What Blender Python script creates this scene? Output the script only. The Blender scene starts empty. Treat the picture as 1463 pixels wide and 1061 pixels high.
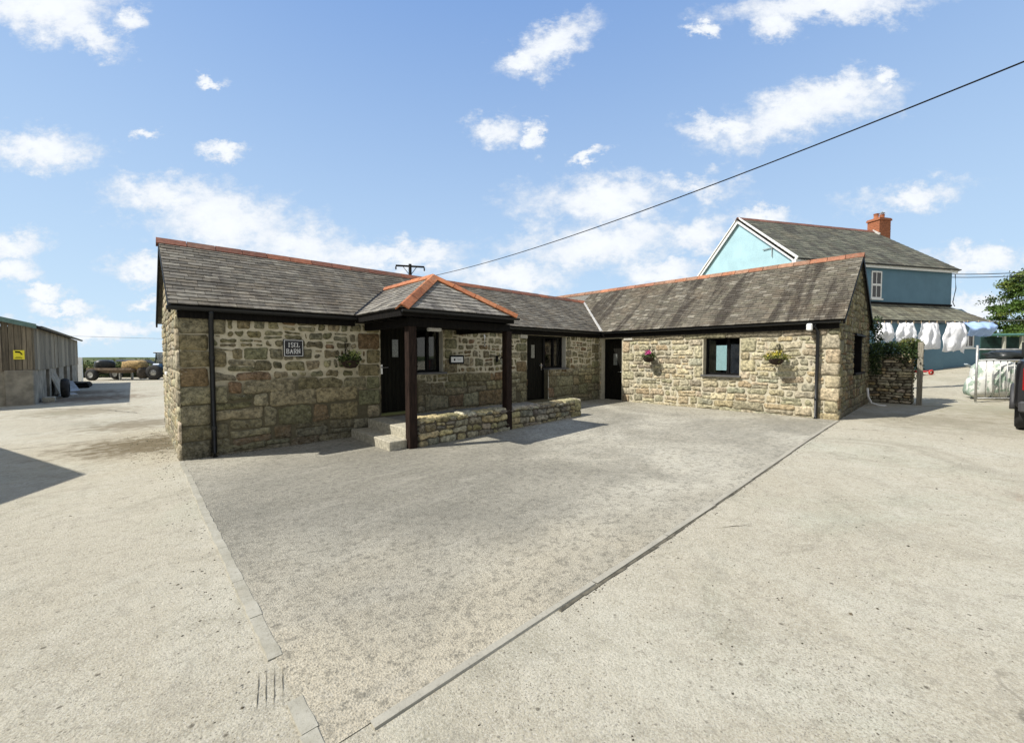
import bpy, math, random
from mathutils import Vector, Matrix, noise
R=random.Random(7)
PI=math.pi
sc=bpy.context.scene
COL=sc.collection
# ---------------------------------------------------------------- camera, world, sun, exposure
cam_d=bpy.data.cameras.new('camera'); cam=bpy.data.objects.new('camera',cam_d); COL.objects.link(cam)
cam_d.sensor_width=36; cam_d.lens=36*582/1463; cam_d.clip_start=.05; cam_d.clip_end=9000
yaw,pitch,roll=.8205,-.0371,-.0024
F=Vector((math.cos(yaw)*math.cos(pitch),math.sin(yaw)*math.cos(pitch),math.sin(pitch)))
Rt=Vector((math.sin(yaw),-math.cos(yaw),0)); U=Rt.cross(F)
c,s=math.cos(roll),math.sin(roll); Rt,U=c*Rt+s*U,-s*Rt+c*U
m=Matrix((Rt,U,-F)).transposed().to_4x4(); m.translation=Vector((-.518,-8.059,1.6)); cam.matrix_world=m
sc.camera=cam
SUNV=Vector((-.785,.408,1.0)).normalized()
sun_d=bpy.data.lights.new('sun','SUN'); sun_d.energy=5.0; sun_d.angle=math.radians(.5); sun_d.color=(1,.95,.87)
sun=bpy.data.objects.new('sun',sun_d); COL.objects.link(sun); sun.rotation_euler=SUNV.to_track_quat('Z','Y').to_euler()
sc.view_settings.view_transform='Standard'; sc.view_settings.look='None'; sc.view_settings.exposure=.32
w=bpy.data.worlds.new('World'); sc.world=w; w.use_nodes=True
nt=w.node_tree; N=nt.nodes; Lk=nt.links
for n in list(N): N.remove(n)
def nd(t,**k):
    n=N.new(t)
    for a,b in k.items(): setattr(n,a,b)
    return n
def mth(op,a,b=None,c3=None,clamp=False):
    n=N.new('ShaderNodeMath'); n.operation=op; n.use_clamp=clamp
    for i,x in enumerate((a,b,c3)):
        if x is None: continue
        if isinstance(x,(int,float)): n.inputs[i].default_value=x
        else: Lk.new(x,n.inputs[i])
    return n.outputs[0]
def vm(op,a,b=None):
    n=N.new('ShaderNodeVectorMath'); n.operation=op
    for i,x in enumerate((a,b)):
        if x is None: continue
        if isinstance(x,(tuple,list,Vector)): n.inputs[i].default_value=x
        else: Lk.new(x,n.inputs[i])
    return n
sky=nd('ShaderNodeTexSky',sky_type='NISHITA',sun_disc=False); sky.sun_elevation=math.asin(SUNV.z); sky.sun_rotation=math.atan2(SUNV.x,SUNV.y)
sky.air_density=1.0; sky.dust_density=.6; sky.ozone_density=1.3; sky.altitude=0
tc=nd('ShaderNodeTexCoord'); D=vm('NORMALIZE',tc.outputs['Generated']).outputs[0]
sx=nd('ShaderNodeSeparateXYZ'); Lk.new(D,sx.inputs[0])
el=mth('ARCSINE',sx.outputs[2])
HF=(math.cos(yaw),math.sin(yaw),0); HR_=(math.sin(yaw),-math.cos(yaw),0)
fw=vm('DOT_PRODUCT',D,HF).outputs['Value']; rg=vm('DOT_PRODUCT',D,HR_).outputs['Value']
fws=mth('MAXIMUM',fw,.12)
cb=nd('ShaderNodeCombineXYZ'); Lk.new(mth('DIVIDE',rg,fws),cb.inputs[0]); Lk.new(mth('DIVIDE',sx.outputs[2],fws),cb.inputs[1]); AE=cb.outputs[0]
# clouds: (azimuth, elevation, half widths, tilt) in the sky; read off with the bearing of each cloud
def azel(u,v):
    d=F+(u-731.5)/582*Rt-(v-530.5)/582*U; f_=d.x*HF[0]+d.y*HF[1]; return (d.x*HR_[0]+d.y*HR_[1])/f_,d.z/f_
blobs=[(60,10,120,36,0),(135,52,40,22,.5),(185,25,24,20,0),(48,214,80,27,0),(228,283,85,30,0),(330,322,120,44,.1),(420,352,90,34,.1),(14,352,60,22,0),(10,384,52,18,0),(790,62,70,27,-.5),(745,85,30,16,0),
 (708,186,34,24,0),(762,198,12,22,0),(1140,160,120,34,-.22),(1040,180,60,16,0),(1205,130,60,26,-.3),(1262,105,16,14,0),(1190,8,140,26,-.1),(1110,38,36,22,0),(1300,280,86,22,-.1),(870,285,130,32,-.05),(980,268,70,20,0),
 (860,350,150,34,-.1),(990,335,60,26,-.3),(730,395,110,24,0),(560,368,110,22,0),(950,388,66,18,0),(1400,374,80,20,0),(1398,436,56,16,0),(1090,310,42,14,0),(62,420,34,10,0),(90,442,48,10,0),(210,380,60,20,0),(215,430,40,12,0),(130,470,130,14,0),(205,190,20,9,-.2),(1008,44,22,10,0),(300,118,20,8,0),(320,218,30,12,0),(838,222,28,8,-.4),
 (-160,120,100,40,0),(-200,330,120,40,0),(1650,200,100,40,0),(1700,420,120,30,0)]
n1=nd('ShaderNodeTexNoise'); n1.inputs['Scale'].default_value=6.0; n1.inputs['Detail'].default_value=9; n1.inputs['Roughness'].default_value=.68
mp=nd('ShaderNodeMapping'); Lk.new(AE,mp.inputs[0]); mp.inputs['Scale'].default_value=(1,1.5,1); Lk.new(mp.outputs[0],n1.inputs['Vector'])
n2=nd('ShaderNodeTexNoise'); n2.inputs['Scale'].default_value=18; n2.inputs['Detail'].default_value=8; n2.inputs['Roughness'].default_value=.65; Lk.new(mp.outputs[0],n2.inputs['Vector'])
wob=vm('SCALE',vm('SUBTRACT',n2.outputs['Color'],(.5,.5,.5)).outputs[0]); wob.inputs['Scale'].default_value=.13
P=vm('ADD',AE,wob.outputs[0]).outputs[0]
fld=None
for (u,v,ru,rv,tl) in blobs:
    a0,e0=azel(u,v); a1,_=azel(u+ru,v); b1,_=azel(u-ru,v); _,e1=azel(u,v-rv)
    ra=max(.01,abs((a1-b1))/2); re=max(.008,abs(e1-e0))
    mq=nd('ShaderNodeMapping',vector_type='TEXTURE'); mq.inputs['Location'].default_value=(a0,e0,0); mq.inputs['Rotation'].default_value=(0,0,-tl); mq.inputs['Scale'].default_value=(ra*1.3,re*1.35,1)
    Lk.new(P,mq.inputs[0])
    ln=vm('LENGTH',mq.outputs[0]).outputs['Value']
    g=mth('SUBTRACT',1.0,ln)
    fld=g if fld is None else mth('MAXIMUM',fld,g)
dens=mth('ADD',mth('MULTIPLY',fld,1.0),mth('MULTIPLY',mth('SUBTRACT',n1.outputs['Fac'],.5),2.5))
mr=nd('ShaderNodeMapRange',interpolation_type='SMOOTHSTEP'); mr.inputs['From Min'].default_value=-.10; mr.inputs['From Max'].default_value=.80; Lk.new(dens,mr.inputs['Value'])
cover=mth('MULTIPLY',mth('MULTIPLY',mr.outputs[0],.95),mth('GREATER_THAN',fw,.13))
# cloud brightness: top lit, base greyer
mr2=nd('ShaderNodeMapRange'); mr2.inputs['From Min'].default_value=.1; mr2.inputs['From Max'].default_value=1.1; mr2.inputs['To Min'].default_value=.84; mr2.inputs['To Max'].default_value=1.0; Lk.new(mth('ADD',dens,mth('MULTIPLY',mth('SUBTRACT',n2.outputs['Fac'],.5),.8)),mr2.inputs['Value'])
ccol=vm('SCALE',(.80,.83,.87)); Lk.new(mr2.outputs[0],ccol.inputs['Scale'])
SKY=.115
skc=vm('SCALE',sky.outputs[0]); skc.inputs['Scale'].default_value=SKY
# pale veil of thin high cloud, stronger low in the sky
veil=nd('ShaderNodeMapRange',interpolation_type='SMOOTHERSTEP'); veil.inputs['From Min'].default_value=.95; veil.inputs['From Max'].default_value=-.05; veil.inputs['To Min'].default_value=.78; veil.inputs['To Max'].default_value=.92; Lk.new(el,veil.inputs['Value'])
mx0=nd('ShaderNodeMix',data_type='RGBA'); Lk.new(veil.outputs[0],mx0.inputs['Factor']); Lk.new(skc.outputs[0],mx0.inputs['A'])
vc_=nd('ShaderNodeMix',data_type='RGBA'); vk=nd('ShaderNodeMapRange'); vk.inputs['From Min'].default_value=.75; vk.inputs['From Max'].default_value=.0; Lk.new(el,vk.inputs['Value']); Lk.new(vk.outputs[0],vc_.inputs['Factor']); vc_.inputs['A'].default_value=(.185,.335,.66,1); vc_.inputs['B'].default_value=(.50,.66,.80,1); Lk.new(vc_.outputs['Result'],mx0.inputs['B'])
mx=nd('ShaderNodeMix',data_type='RGBA'); Lk.new(cover,mx.inputs['Factor']); Lk.new(mx0.outputs['Result'],mx.inputs['A']); Lk.new(ccol.outputs[0],mx.inputs['B'])
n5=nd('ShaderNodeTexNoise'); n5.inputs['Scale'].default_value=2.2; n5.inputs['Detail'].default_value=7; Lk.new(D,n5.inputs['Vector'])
bk=nd('ShaderNodeMapRange',interpolation_type='SMOOTHSTEP'); bk.inputs['From Min'].default_value=.12; bk.inputs['From Max'].default_value=-.25; Lk.new(fw,bk.inputs['Value'])  # unseen grey cloud added behind the camera to neutralise the blue fill light
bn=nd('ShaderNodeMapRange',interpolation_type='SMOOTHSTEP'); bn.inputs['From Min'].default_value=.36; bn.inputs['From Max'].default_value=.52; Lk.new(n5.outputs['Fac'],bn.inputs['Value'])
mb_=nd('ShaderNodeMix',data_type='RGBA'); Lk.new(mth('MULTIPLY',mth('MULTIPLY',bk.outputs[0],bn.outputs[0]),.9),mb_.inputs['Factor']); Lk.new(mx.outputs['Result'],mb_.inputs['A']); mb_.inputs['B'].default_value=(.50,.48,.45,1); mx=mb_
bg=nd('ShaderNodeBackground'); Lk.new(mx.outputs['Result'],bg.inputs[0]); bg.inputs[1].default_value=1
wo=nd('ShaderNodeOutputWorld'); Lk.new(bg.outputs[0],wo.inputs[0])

# ---------------------------------------------------------------- mesh helpers
def lerp(a,b,t): return a+(b-a)*t
class MB:
    def __init__(s): s.v=[];s.f=[];s.c=[];s.m=[];s.uv=[]
    def add(s,vs,fs,col=(1,1,1),mat=0,uvs=None):
        b=len(s.v); s.v+= [tuple(x) for x in vs]; s.c+=[col]*len(vs); s.uv+= uvs if uvs else [(0,0)]*len(vs)
        for f in fs: s.f.append([b+i for i in f]); s.m.append(mat)
    def box(s,x0,x1,y0,y1,z0,z1,col=(1,1,1),mat=0,jit=0):
        vs=[(x,y,z) for x in (x0,x1) for y in (y0,y1) for z in (z0,z1)]
        if jit: vs=[tuple(q+R.uniform(-jit,jit) for q in p) for p in vs]
        s.add(vs,[(0,1,3,2),(4,6,7,5),(0,4,5,1),(2,3,7,6),(0,2,6,4),(1,5,7,3)],col,mat)
    def bevbox(s,x0,x1,y0,y1,z0,z1,b=.01,col=(1,1,1),mat=0,jit=0):
        # chamfered box
        cx=[]
        X=(x0,x1);Y=(y0,y1);Z=(z0,z1); idx={}
        vs=[]
        for i in (0,1):
            for j in (0,1):
                for k in (0,1):
                    sx_,sy_,sz_=(1,-1)[i],(1,-1)[j],(1,-1)[k]
                    for a in range(3):
                        p=[X[i]+sx_*b,Y[j]+sy_*b,Z[k]+sz_*b]; p[a]=(X[i],Y[j],Z[k])[a]
                        if jit: p=[q+R.uniform(-jit,jit) for q in p]
                        idx[(i,j,k,a)]=len(vs); vs.append(tuple(p))
        fs=[]
        for a in range(3):
            o=[q for q in range(3) if q!=a]
            for e in (0,1):
                q=[]
                for (p1,p2) in ((0,0),(1,0),(1,1),(0,1)):
                    t=[0,0,0]; t[a]=e; t[o[0]]=p1; t[o[1]]=p2; q.append(idx[(t[0],t[1],t[2],a)])
                fs.append(q)
        for a in range(3):
            o=[q for q in range(3) if q!=a]
            for p1 in (0,1):
                for p2 in (0,1):
                    t0=[0,0,0];t1=[0,0,0]; t0[a]=0;t1[a]=1
                    for t in (t0,t1): t[o[0]]=p1;t[o[1]]=p2
                    fs.append([idx[(*t0,o[0])],idx[(*t1,o[0])],idx[(*t1,o[1])],idx[(*t0,o[1])]])
        for i in (0,1):
            for j in (0,1):
                for k in (0,1): fs.append([idx[(i,j,k,a)] for a in range(3)])
        s.add(vs,fs,col,mat)
    def obox(s,p,q,w,h,col=(1,1,1),mat=0,up=(0,0,1)):
        # bar of w x h from p to q
        p=Vector(p);q=Vector(q);d=(q-p).normalized();u=Vector(up)
        a=d.cross(u)
        if a.length<1e-4: a=d.cross(Vector((1,0,0)))
        a.normalize(); b=a.cross(d)
        vs=[]
        for e in (p,q):
            for sa,sb in ((-1,-1),(1,-1),(1,1),(-1,1)): vs.append(e+a*sa*w/2+b*sb*h/2)
        s.add(vs,[(0,1,2,3),(7,6,5,4),(0,4,5,1),(1,5,6,2),(2,6,7,3),(3,7,4,0)],col,mat)
    def tube(s,pts,r,n=8,col=(1,1,1),mat=0,cap=True):
        pts=[Vector(p) for p in pts]; rs=r if isinstance(r,(list,tuple)) else [r]*len(pts)
        vs=[]
        for i,p in enumerate(pts):
            d=(pts[min(i+1,len(pts)-1)]-pts[max(i-1,0)]).normalized()
            a=d.cross(Vector((0,0,1)))
            if a.length<.05: a=d.cross(Vector((0,1,0)))
            a.normalize(); b=a.cross(d)
            for k in range(n):
                t=2*PI*k/n; vs.append(p+(a*math.cos(t)+b*math.sin(t))*rs[i])
        fs=[]
        for i in range(len(pts)-1):
            for k in range(n): fs.append((i*n+k,i*n+(k+1)%n,(i+1)*n+(k+1)%n,(i+1)*n+k))
        if cap: fs+= [tuple(range(n))[::-1],tuple((len(pts)-1)*n+k for k in range(n))]
        s.add(vs,fs,col,mat)
    def lathe(s,prof,center,n=20,axis='Z',col=(1,1,1),mat=0):
        # prof: (r, h) list along axis
        C0=Vector(center); vs=[]
        for r,h in prof:
            for k in range(n):
                t=2*PI*k/n; a,b=r*math.cos(t),r*math.sin(t)
                p={'Z':(a,b,h),'X':(h,a,b),'Y':(a,h,b)}[axis]; vs.append(C0+Vector(p))
        fs=[]
        for i in range(len(prof)-1):
            for k in range(n): fs.append((i*n+k,i*n+(k+1)%n,(i+1)*n+(k+1)%n,(i+1)*n+k))
        s.add(vs,fs,col,mat)
    def prism(s,poly,h,col=(1,1,1),mat=0,sides=True):
        # poly: 3D points planar; extruded by vector h
        n=len(poly); h=Vector(h); a=[Vector(p) for p in poly]; b=[p+h for p in a]
        fs=[tuple(range(n)),tuple(range(2*n-1,n-1,-1))]
        for i in range(n): j=(i+1)%n; fs.append((i,i+n,j+n,j))
        s.add(a+b,fs,col,mat)
    def build(s,name,mats,parent=None,smooth=False,loc=None,rz=0):
        me=bpy.data.meshes.new(name); me.from_pydata(s.v,[],s.f)
        if not isinstance(mats,(list,tuple)): mats=[mats]
        for mm in mats: me.materials.append(mm)
        me.polygons.foreach_set('material_index',s.m)
        at=me.color_attributes.new('col','FLOAT_COLOR','POINT')
        fl=[]
        for q in s.c: fl+=[q[0],q[1],q[2],1]
        at.data.foreach_set('color',fl)
        uvl=me.uv_layers.new(name='UVMap'); fl=[0.0]*(2*len(me.loops))
        for i,l in enumerate(me.loops): fl[2*i],fl[2*i+1]=s.uv[l.vertex_index]
        uvl.data.foreach_set('uv',fl)
        if smooth: me.polygons.foreach_set('use_smooth',[True]*len(me.polygons))
        me.update()
        import bmesh
        bm=bmesh.new(); bm.from_mesh(me); bmesh.ops.recalc_face_normals(bm,faces=bm.faces); bm.to_mesh(me); bm.free()
        o=bpy.data.objects.new(name,me); COL.objects.link(o)
        if parent: o.parent=parent
        if loc: o.location=loc
        if rz: o.rotation_euler[2]=rz
        return o
def thing(name,label,cat,loc=(0,0,0),rz=0,group=None):
    o=bpy.data.objects.new(name,None); COL.objects.link(o); o.location=loc; o.rotation_euler[2]=rz; o.empty_display_size=.2
    return tag(o,label,cat,group)
def tag(o,label,cat,group=None):
    o['label']=label; o['category']=cat
    if group: o['group']=group
    return o
def struct(o): o['kind']='structure'; return o
def copy_tree(o,parent=None):
    c_=o.copy(); COL.objects.link(c_); c_.parent=parent
    for ch in list(o.children): copy_tree(ch,c_)
    return c_

# ---------------------------------------------------------------- material helper
class NM:
    def __init__(s,name,rough=.8,metal=0,spec=.3):
        s.m=bpy.data.materials.new(name); s.m.use_nodes=True; s.t=s.m.node_tree; s.b=s.t.nodes['Principled BSDF']
        s.b.inputs['Roughness'].default_value=rough; s.b.inputs['Metallic'].default_value=metal; s.b.inputs['Specular IOR Level'].default_value=spec
        s.tc=s.t.nodes.new('ShaderNodeTexCoord')
    def n(s,t,**k):
        q=s.t.nodes.new(t)
        for a,b in k.items(): setattr(q,a,b)
        return q
    def l(s,a,b): s.t.links.new(a,b)
    def co(s,scale=(1,1,1),src='Object',rot=(0,0,0)):
        q=s.n('ShaderNodeMapping'); s.l(s.tc.outputs[src],q.inputs[0]); q.inputs['Scale'].default_value=scale; q.inputs['Rotation'].default_value=rot; return q.outputs[0]
    def noise(s,sc_,det=4,ro=.55,vec=None,dist=0):
        q=s.n('ShaderNodeTexNoise'); q.inputs['Scale'].default_value=sc_; q.inputs['Detail'].default_value=det; q.inputs['Roughness'].default_value=ro; q.inputs['Distortion'].default_value=dist
        s.l(vec if vec is not None else s.tc.outputs['Object'],q.inputs['Vector']); return q.outputs['Fac']
    def vor(s,sc_,feat='F1',vec=None,out='Distance',rnd=1):
        q=s.n('ShaderNodeTexVoronoi',feature=feat); q.inputs['Scale'].default_value=sc_; q.inputs['Randomness'].default_value=rnd
        s.l(vec if vec is not None else s.tc.outputs['Object'],q.inputs['Vector']); return q.outputs[out]
    def mr(s,x,a,b,c0=0,d=1,smooth=True):
        q=s.n('ShaderNodeMapRange'); 
        if smooth: q.interpolation_type='SMOOTHSTEP'
        s.l(x,q.inputs['Value']); q.inputs['From Min'].default_value=a; q.inputs['From Max'].default_value=b; q.inputs['To Min'].default_value=c0; q.inputs['To Max'].default_value=d; return q.outputs[0]
    def math(s,op,a,b=None):
        q=s.n('ShaderNodeMath',operation=op)
        for i,x in enumerate((a,b)):
            if x is None: continue
            if isinstance(x,(int,float)): q.inputs[i].default_value=x
            else: s.l(x,q.inputs[i])
        return q.outputs[0]
    def mix(s,f,a,b,bt='MIX'):
        q=s.n('ShaderNodeMix',data_type='RGBA',blend_type=bt)
        for k,x in (('Factor',f),('A',a),('B',b)):
            if isinstance(x,(int,float)): q.inputs[k].default_value=x
            elif isinstance(x,(tuple,list)): q.inputs[k].default_value=(*x[:3],1)
            else: s.l(x,q.inputs[k])
        return q.outputs['Result']
    def attr(s,nm='col'):
        q=s.n('ShaderNodeAttribute'); q.attribute_name=nm; return q.outputs['Color']
    def sep(s,src='Object'):
        q=s.n('ShaderNodeSeparateXYZ'); s.l(s.tc.outputs[src],q.inputs[0]); return q.outputs
    def color(s,x):
        if isinstance(x,(tuple,list)): s.b.inputs['Base Color'].default_value=(*x[:3],1)
        else: s.l(x,s.b.inputs['Base Color'])
    def bump(s,h,st=.5,d=.01,prev=None):
        q=s.n('ShaderNodeBump'); q.inputs['Strength'].default_value=st; q.inputs['Distance'].default_value=d; s.l(h,q.inputs['Height'])
        if prev is not None: s.l(prev,q.inputs['Normal'])
        s.l(q.outputs[0],s.b.inputs['Normal']); return q.outputs[0]
def simple(name,col,rough=.6,metal=0,var=.15,sc_=8,bump=.0,spec=.4,attr=False,vec=None):
    a=NM(name,rough,metal,spec); base=col
    if attr: base=a.mix(1,col,a.attr(),'MULTIPLY')
    nz=a.noise(sc_,5,.6,vec=a.co(vec) if vec else None)
    a.color(a.mix(a.mr(nz,.3,.7),a.mix(1,base,(1-var,)*3,'MULTIPLY'),a.mix(1,base,(1+var,)*3,'MULTIPLY')))
    if bump: a.bump(a.noise(sc_*4,5,.6,vec=a.co(vec) if vec else None),bump,.01)
    return a.m

def mk_stone(name,dark=.5,warm=1.0,low=None):
    a=NM(name,.92,0,.15)
    c0=a.attr(); n_=a.noise(14,7,.7); f_=a.noise(85,3,.7); big=a.noise(1.3,4,.6)
    x=a.mix(a.mr(n_,.32,.68),a.mix(1,c0,(.45,.45,.42),'MULTIPLY'),a.mix(1,c0,(1.5,1.46,1.35),'MULTIPLY'))
    x=a.mix(a.mr(f_,.42,.7,0,.55),x,a.mix(1,x,(1.5,1.5,1.45),'MULTIPLY'))
    # dark specks of lichen and soot
    sp=a.noise(38,4,.75); x=a.mix(a.math('MULTIPLY',a.mr(sp,.55,.68),dark),x,(.035,.033,.026))
    # yellow-green algae
    x=a.mix(a.mr(big,.48,.72,0,.3),x,a.mix(1,x,(.93,.90,.68),'MULTIPLY'))
    # pale lichen blooms
    v=a.noise(26,3,.5,vec=a.co((1,1,1.3))); x=a.mix(a.mr(v,.64,.74,0,.55),x,(.42,.42,.34))
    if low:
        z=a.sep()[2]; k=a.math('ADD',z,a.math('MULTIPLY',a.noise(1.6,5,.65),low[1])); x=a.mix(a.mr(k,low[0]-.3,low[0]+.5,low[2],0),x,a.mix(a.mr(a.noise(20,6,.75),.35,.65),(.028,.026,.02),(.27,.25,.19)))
    a.color(x)
    p=a.bump(n_,.9,.045); a.bump(a.noise(55,6,.75),.7,.015,p)
    return a.m
def mk_mortar(name,pale,darkc,split=None):
    a=NM(name,.95,0,.1); n_=a.noise(9,6,.7)
    x=pale
    if split:
        z=a.sep(); k=a.math('ADD',z[2],a.math('MULTIPLY',a.math('SUBTRACT',a.noise(.7,4,.6),.5),1.6))
        x=a.mix(a.mr(k,split-.2,split+.15),darkc,pale)
    x=a.mix(a.mr(n_,.3,.7),a.mix(1,x,(.72,.72,.68),'MULTIPLY'),x)
    x=a.mix(a.mr(a.noise(60,4,.7),.5,.7,0,.35),x,(.2,.18,.13))
    a.color(x); a.bump(a.noise(50,5,.7),.5,.01); return a.m
M={}
M['stoneA']=mk_stone('weathered_stone_shade_toned',.62,low=(.75,.9,.62))
M['stoneB']=mk_stone('weathered_stone_sun_toned',.4,low=(.35,.55,.5))
M['stoneC']=mk_stone('low_wall_stone',.55)
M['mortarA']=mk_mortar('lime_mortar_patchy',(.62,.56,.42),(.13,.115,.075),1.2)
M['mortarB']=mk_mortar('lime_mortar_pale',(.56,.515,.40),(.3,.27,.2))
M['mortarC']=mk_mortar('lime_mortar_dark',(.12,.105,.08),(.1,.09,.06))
def mk_slate(name,base=1.0,streak=.5,dirs='v'):
    a=NM(name,.78,0,.14); c0=a.attr(); uv=a.co((2.2,.22,1),'UV')
    n_=a.noise(10,6,.7); x=a.mix(a.mr(n_,.3,.7),a.mix(1,c0,(.7,.7,.7),'MULTIPLY'),a.mix(1,c0,(1.3,1.28,1.22),'MULTIPLY'))
    st=a.noise(1.0,6,.65,vec=uv,dist=.4); x=a.mix(a.mr(st,.48,.60,0,streak),x,(.038,.031,.025))
    br=a.noise(.9,5,.6); x=a.mix(a.mr(br,.5,.7,0,.4),x,a.mix(1,x,(1.0,.86,.74),'MULTIPLY'))
    v=a.noise(34,4,.65); x=a.mix(a.mr(v,.62,.72,0,.5),x,(.36,.36,.32))
    g=a.noise(5,5,.7); x=a.mix(a.mr(g,.58,.75,0,.35),x,(.11,.12,.06))
    a.color(x); a.bump(a.noise(40,5,.7,vec=a.co((1,1,1))),.35,.008); return a.m
M['slateA']=mk_slate('roof_slate_grey',streak=.35)
M['slateB']=mk_slate('roof_slate_streaked',streak=.75)
M['slateH']=mk_slate('roof_slate_mossy',streak=.4)
def mk_terra():
    a=NM('terracotta',.8,0,.2); c0=a.attr(); n_=a.noise(12,6,.7)
    x=a.mix(a.mr(n_,.3,.72),a.mix(1,c0,(.7,.68,.66),'MULTIPLY'),a.mix(1,c0,(1.2,1.2,1.2),'MULTIPLY'))
    x=a.mix(a.mr(a.noise(14,6,.75),.54,.68,0,.7),x,(.17,.15,.11)); a.color(x); a.bump(n_,.3,.01); return a.m
M['terra']=mk_terra()
M['black']=simple('black_paint',(.005,.005,.005),.6,var=.3,spec=.15)
M['blackwood']=simple('dark_stained_timber',(.007,.006,.005),.75,var=.5,spec=.12,sc_=6,bump=.3,vec=(6,6,.6))
M['postwood']=simple('brown_stained_post',(.022,.0135,.010),.7,var=.6,spec=.12,sc_=6,bump=.4,vec=(9,9,.7))
M['pipe']=simple('black_plastic_pipe',(.011,.012,.013),.4,var=.2)
M['white']=simple('white_paint',(.78,.78,.75),.5,var=.06)
M['lead']=simple('pale_lead_flashing',(.5,.49,.46),.6,var=.2)
M['granite']=simple('granite_step',(.37,.345,.27),.9,var=.3,sc_=18,bump=.6)
M['steel']=simple('brushed_steel',(.5,.5,.5),.3,1,var=.1)
M['galv']=simple('galvanised_steel',(.42,.42,.40),.5,.6,var=.25)
M['plaster']=simple('grey_reveal_render',(.42,.40,.34),.9,var=.12,bump=.3)
M['dark']=simple('dark_room',(.03,.028,.025),.9)
M['soffit']=simple('pale_soffit_board',(.45,.44,.40),.8,var=.1)
M['rubber']=simple('tyre_rubber',(.025,.025,.025),.85,var=.25,bump=.2)
M['carblack']=simple('black_car_paint',(.012,.012,.014),.3,0,var=.05,spec=.5)
M['cargrey']=simple('grey_plastic',(.05,.05,.052),.6,var=.1)
M['alloy']=simple('alloy_wheel',(.35,.35,.36),.3,.9)
M['tarp']=simple('black_sheet_plastic',(.02,.024,.024),.38,var=.3,bump=.3)
def glass(name,tint=(.02,.022,.02),mixf=.45):
    a=NM(name,.04,0,.6); tr=a.n('ShaderNodeBsdfTransparent'); tr.inputs[0].default_value=(.75,.78,.76,1)
    ms=a.n('ShaderNodeMixShader'); fr=a.n('ShaderNodeFresnel'); fr.inputs[0].default_value=1.5
    gl=a.n('ShaderNodeBsdfGlossy'); gl.inputs['Roughness'].default_value=.03
    a.l(a.math('ADD',fr.outputs[0],.03),ms.inputs[0]); a.l(tr.outputs[0],ms.inputs[1]); a.l(gl.outputs[0],ms.inputs[2])
    a.l(ms.outputs[0],a.t.nodes['Material Output'].inputs['Surface']); return a.m
M['glass']=glass('window_glass')
M['darkglass']=simple('dark_glass',(.006,.007,.008),.05,0,var=0,spec=.8)
def leafm(name,tr=.25):
    a=NM(name,.6,0,.3); a.color(a.attr()); 
    a.b.inputs['Subsurface Weight'].default_value=0
    t=a.n('ShaderNodeBsdfTranslucent'); ms=a.n('ShaderNodeMixShader'); ms.inputs[0].default_value=tr
    a.l(a.attr(),t.inputs[0]); a.l(a.b.outputs[0],ms.inputs[1]); a.l(t.outputs[0],ms.inputs[2]); a.l(ms.outputs[0],a.t.nodes['Material Output'].inputs['Surface']); return a.m
M['leaf']=leafm('leaves')
def mk_plank(name,c1,c2):
    a=NM(name,.85,0,.2); c0=a.attr(); st=a.noise(3,6,.7,vec=a.co((7,7,.45))); x=a.mix(a.mr(st,.3,.7),a.mix(1,c0,c1,'MULTIPLY'),a.mix(1,c0,c2,'MULTIPLY'))
    x=a.mix(a.mr(a.noise(1.2,4,.6),.55,.7,0,.5),x,(.07,.062,.05)); a.color(x); a.bump(st,.4,.01); return a.m
M['plank']=mk_plank('weathered_boards',(.6,.6,.6),(1.25,1.22,1.15))
M['concrete_old']=simple('old_concrete_panel',(.24,.22,.175),.95,var=.35,sc_=2.5,bump=.5)
M['greenmetal']=simple('green_fascia_metal',(.10,.17,.15),.6,var=.15)
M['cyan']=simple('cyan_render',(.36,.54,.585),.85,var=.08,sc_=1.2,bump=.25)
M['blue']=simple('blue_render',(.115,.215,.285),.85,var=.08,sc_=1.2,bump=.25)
M['brick']=simple('orange_brick',(.34,.125,.06),.85,var=.2,sc_=14,bump=.3)
M['fabric']=simple('white_cotton',(.82,.83,.86),.85,var=.04)
M['bluecloth']=simple('light_blue_cotton',(.33,.47,.75),.85,var=.06)
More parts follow.
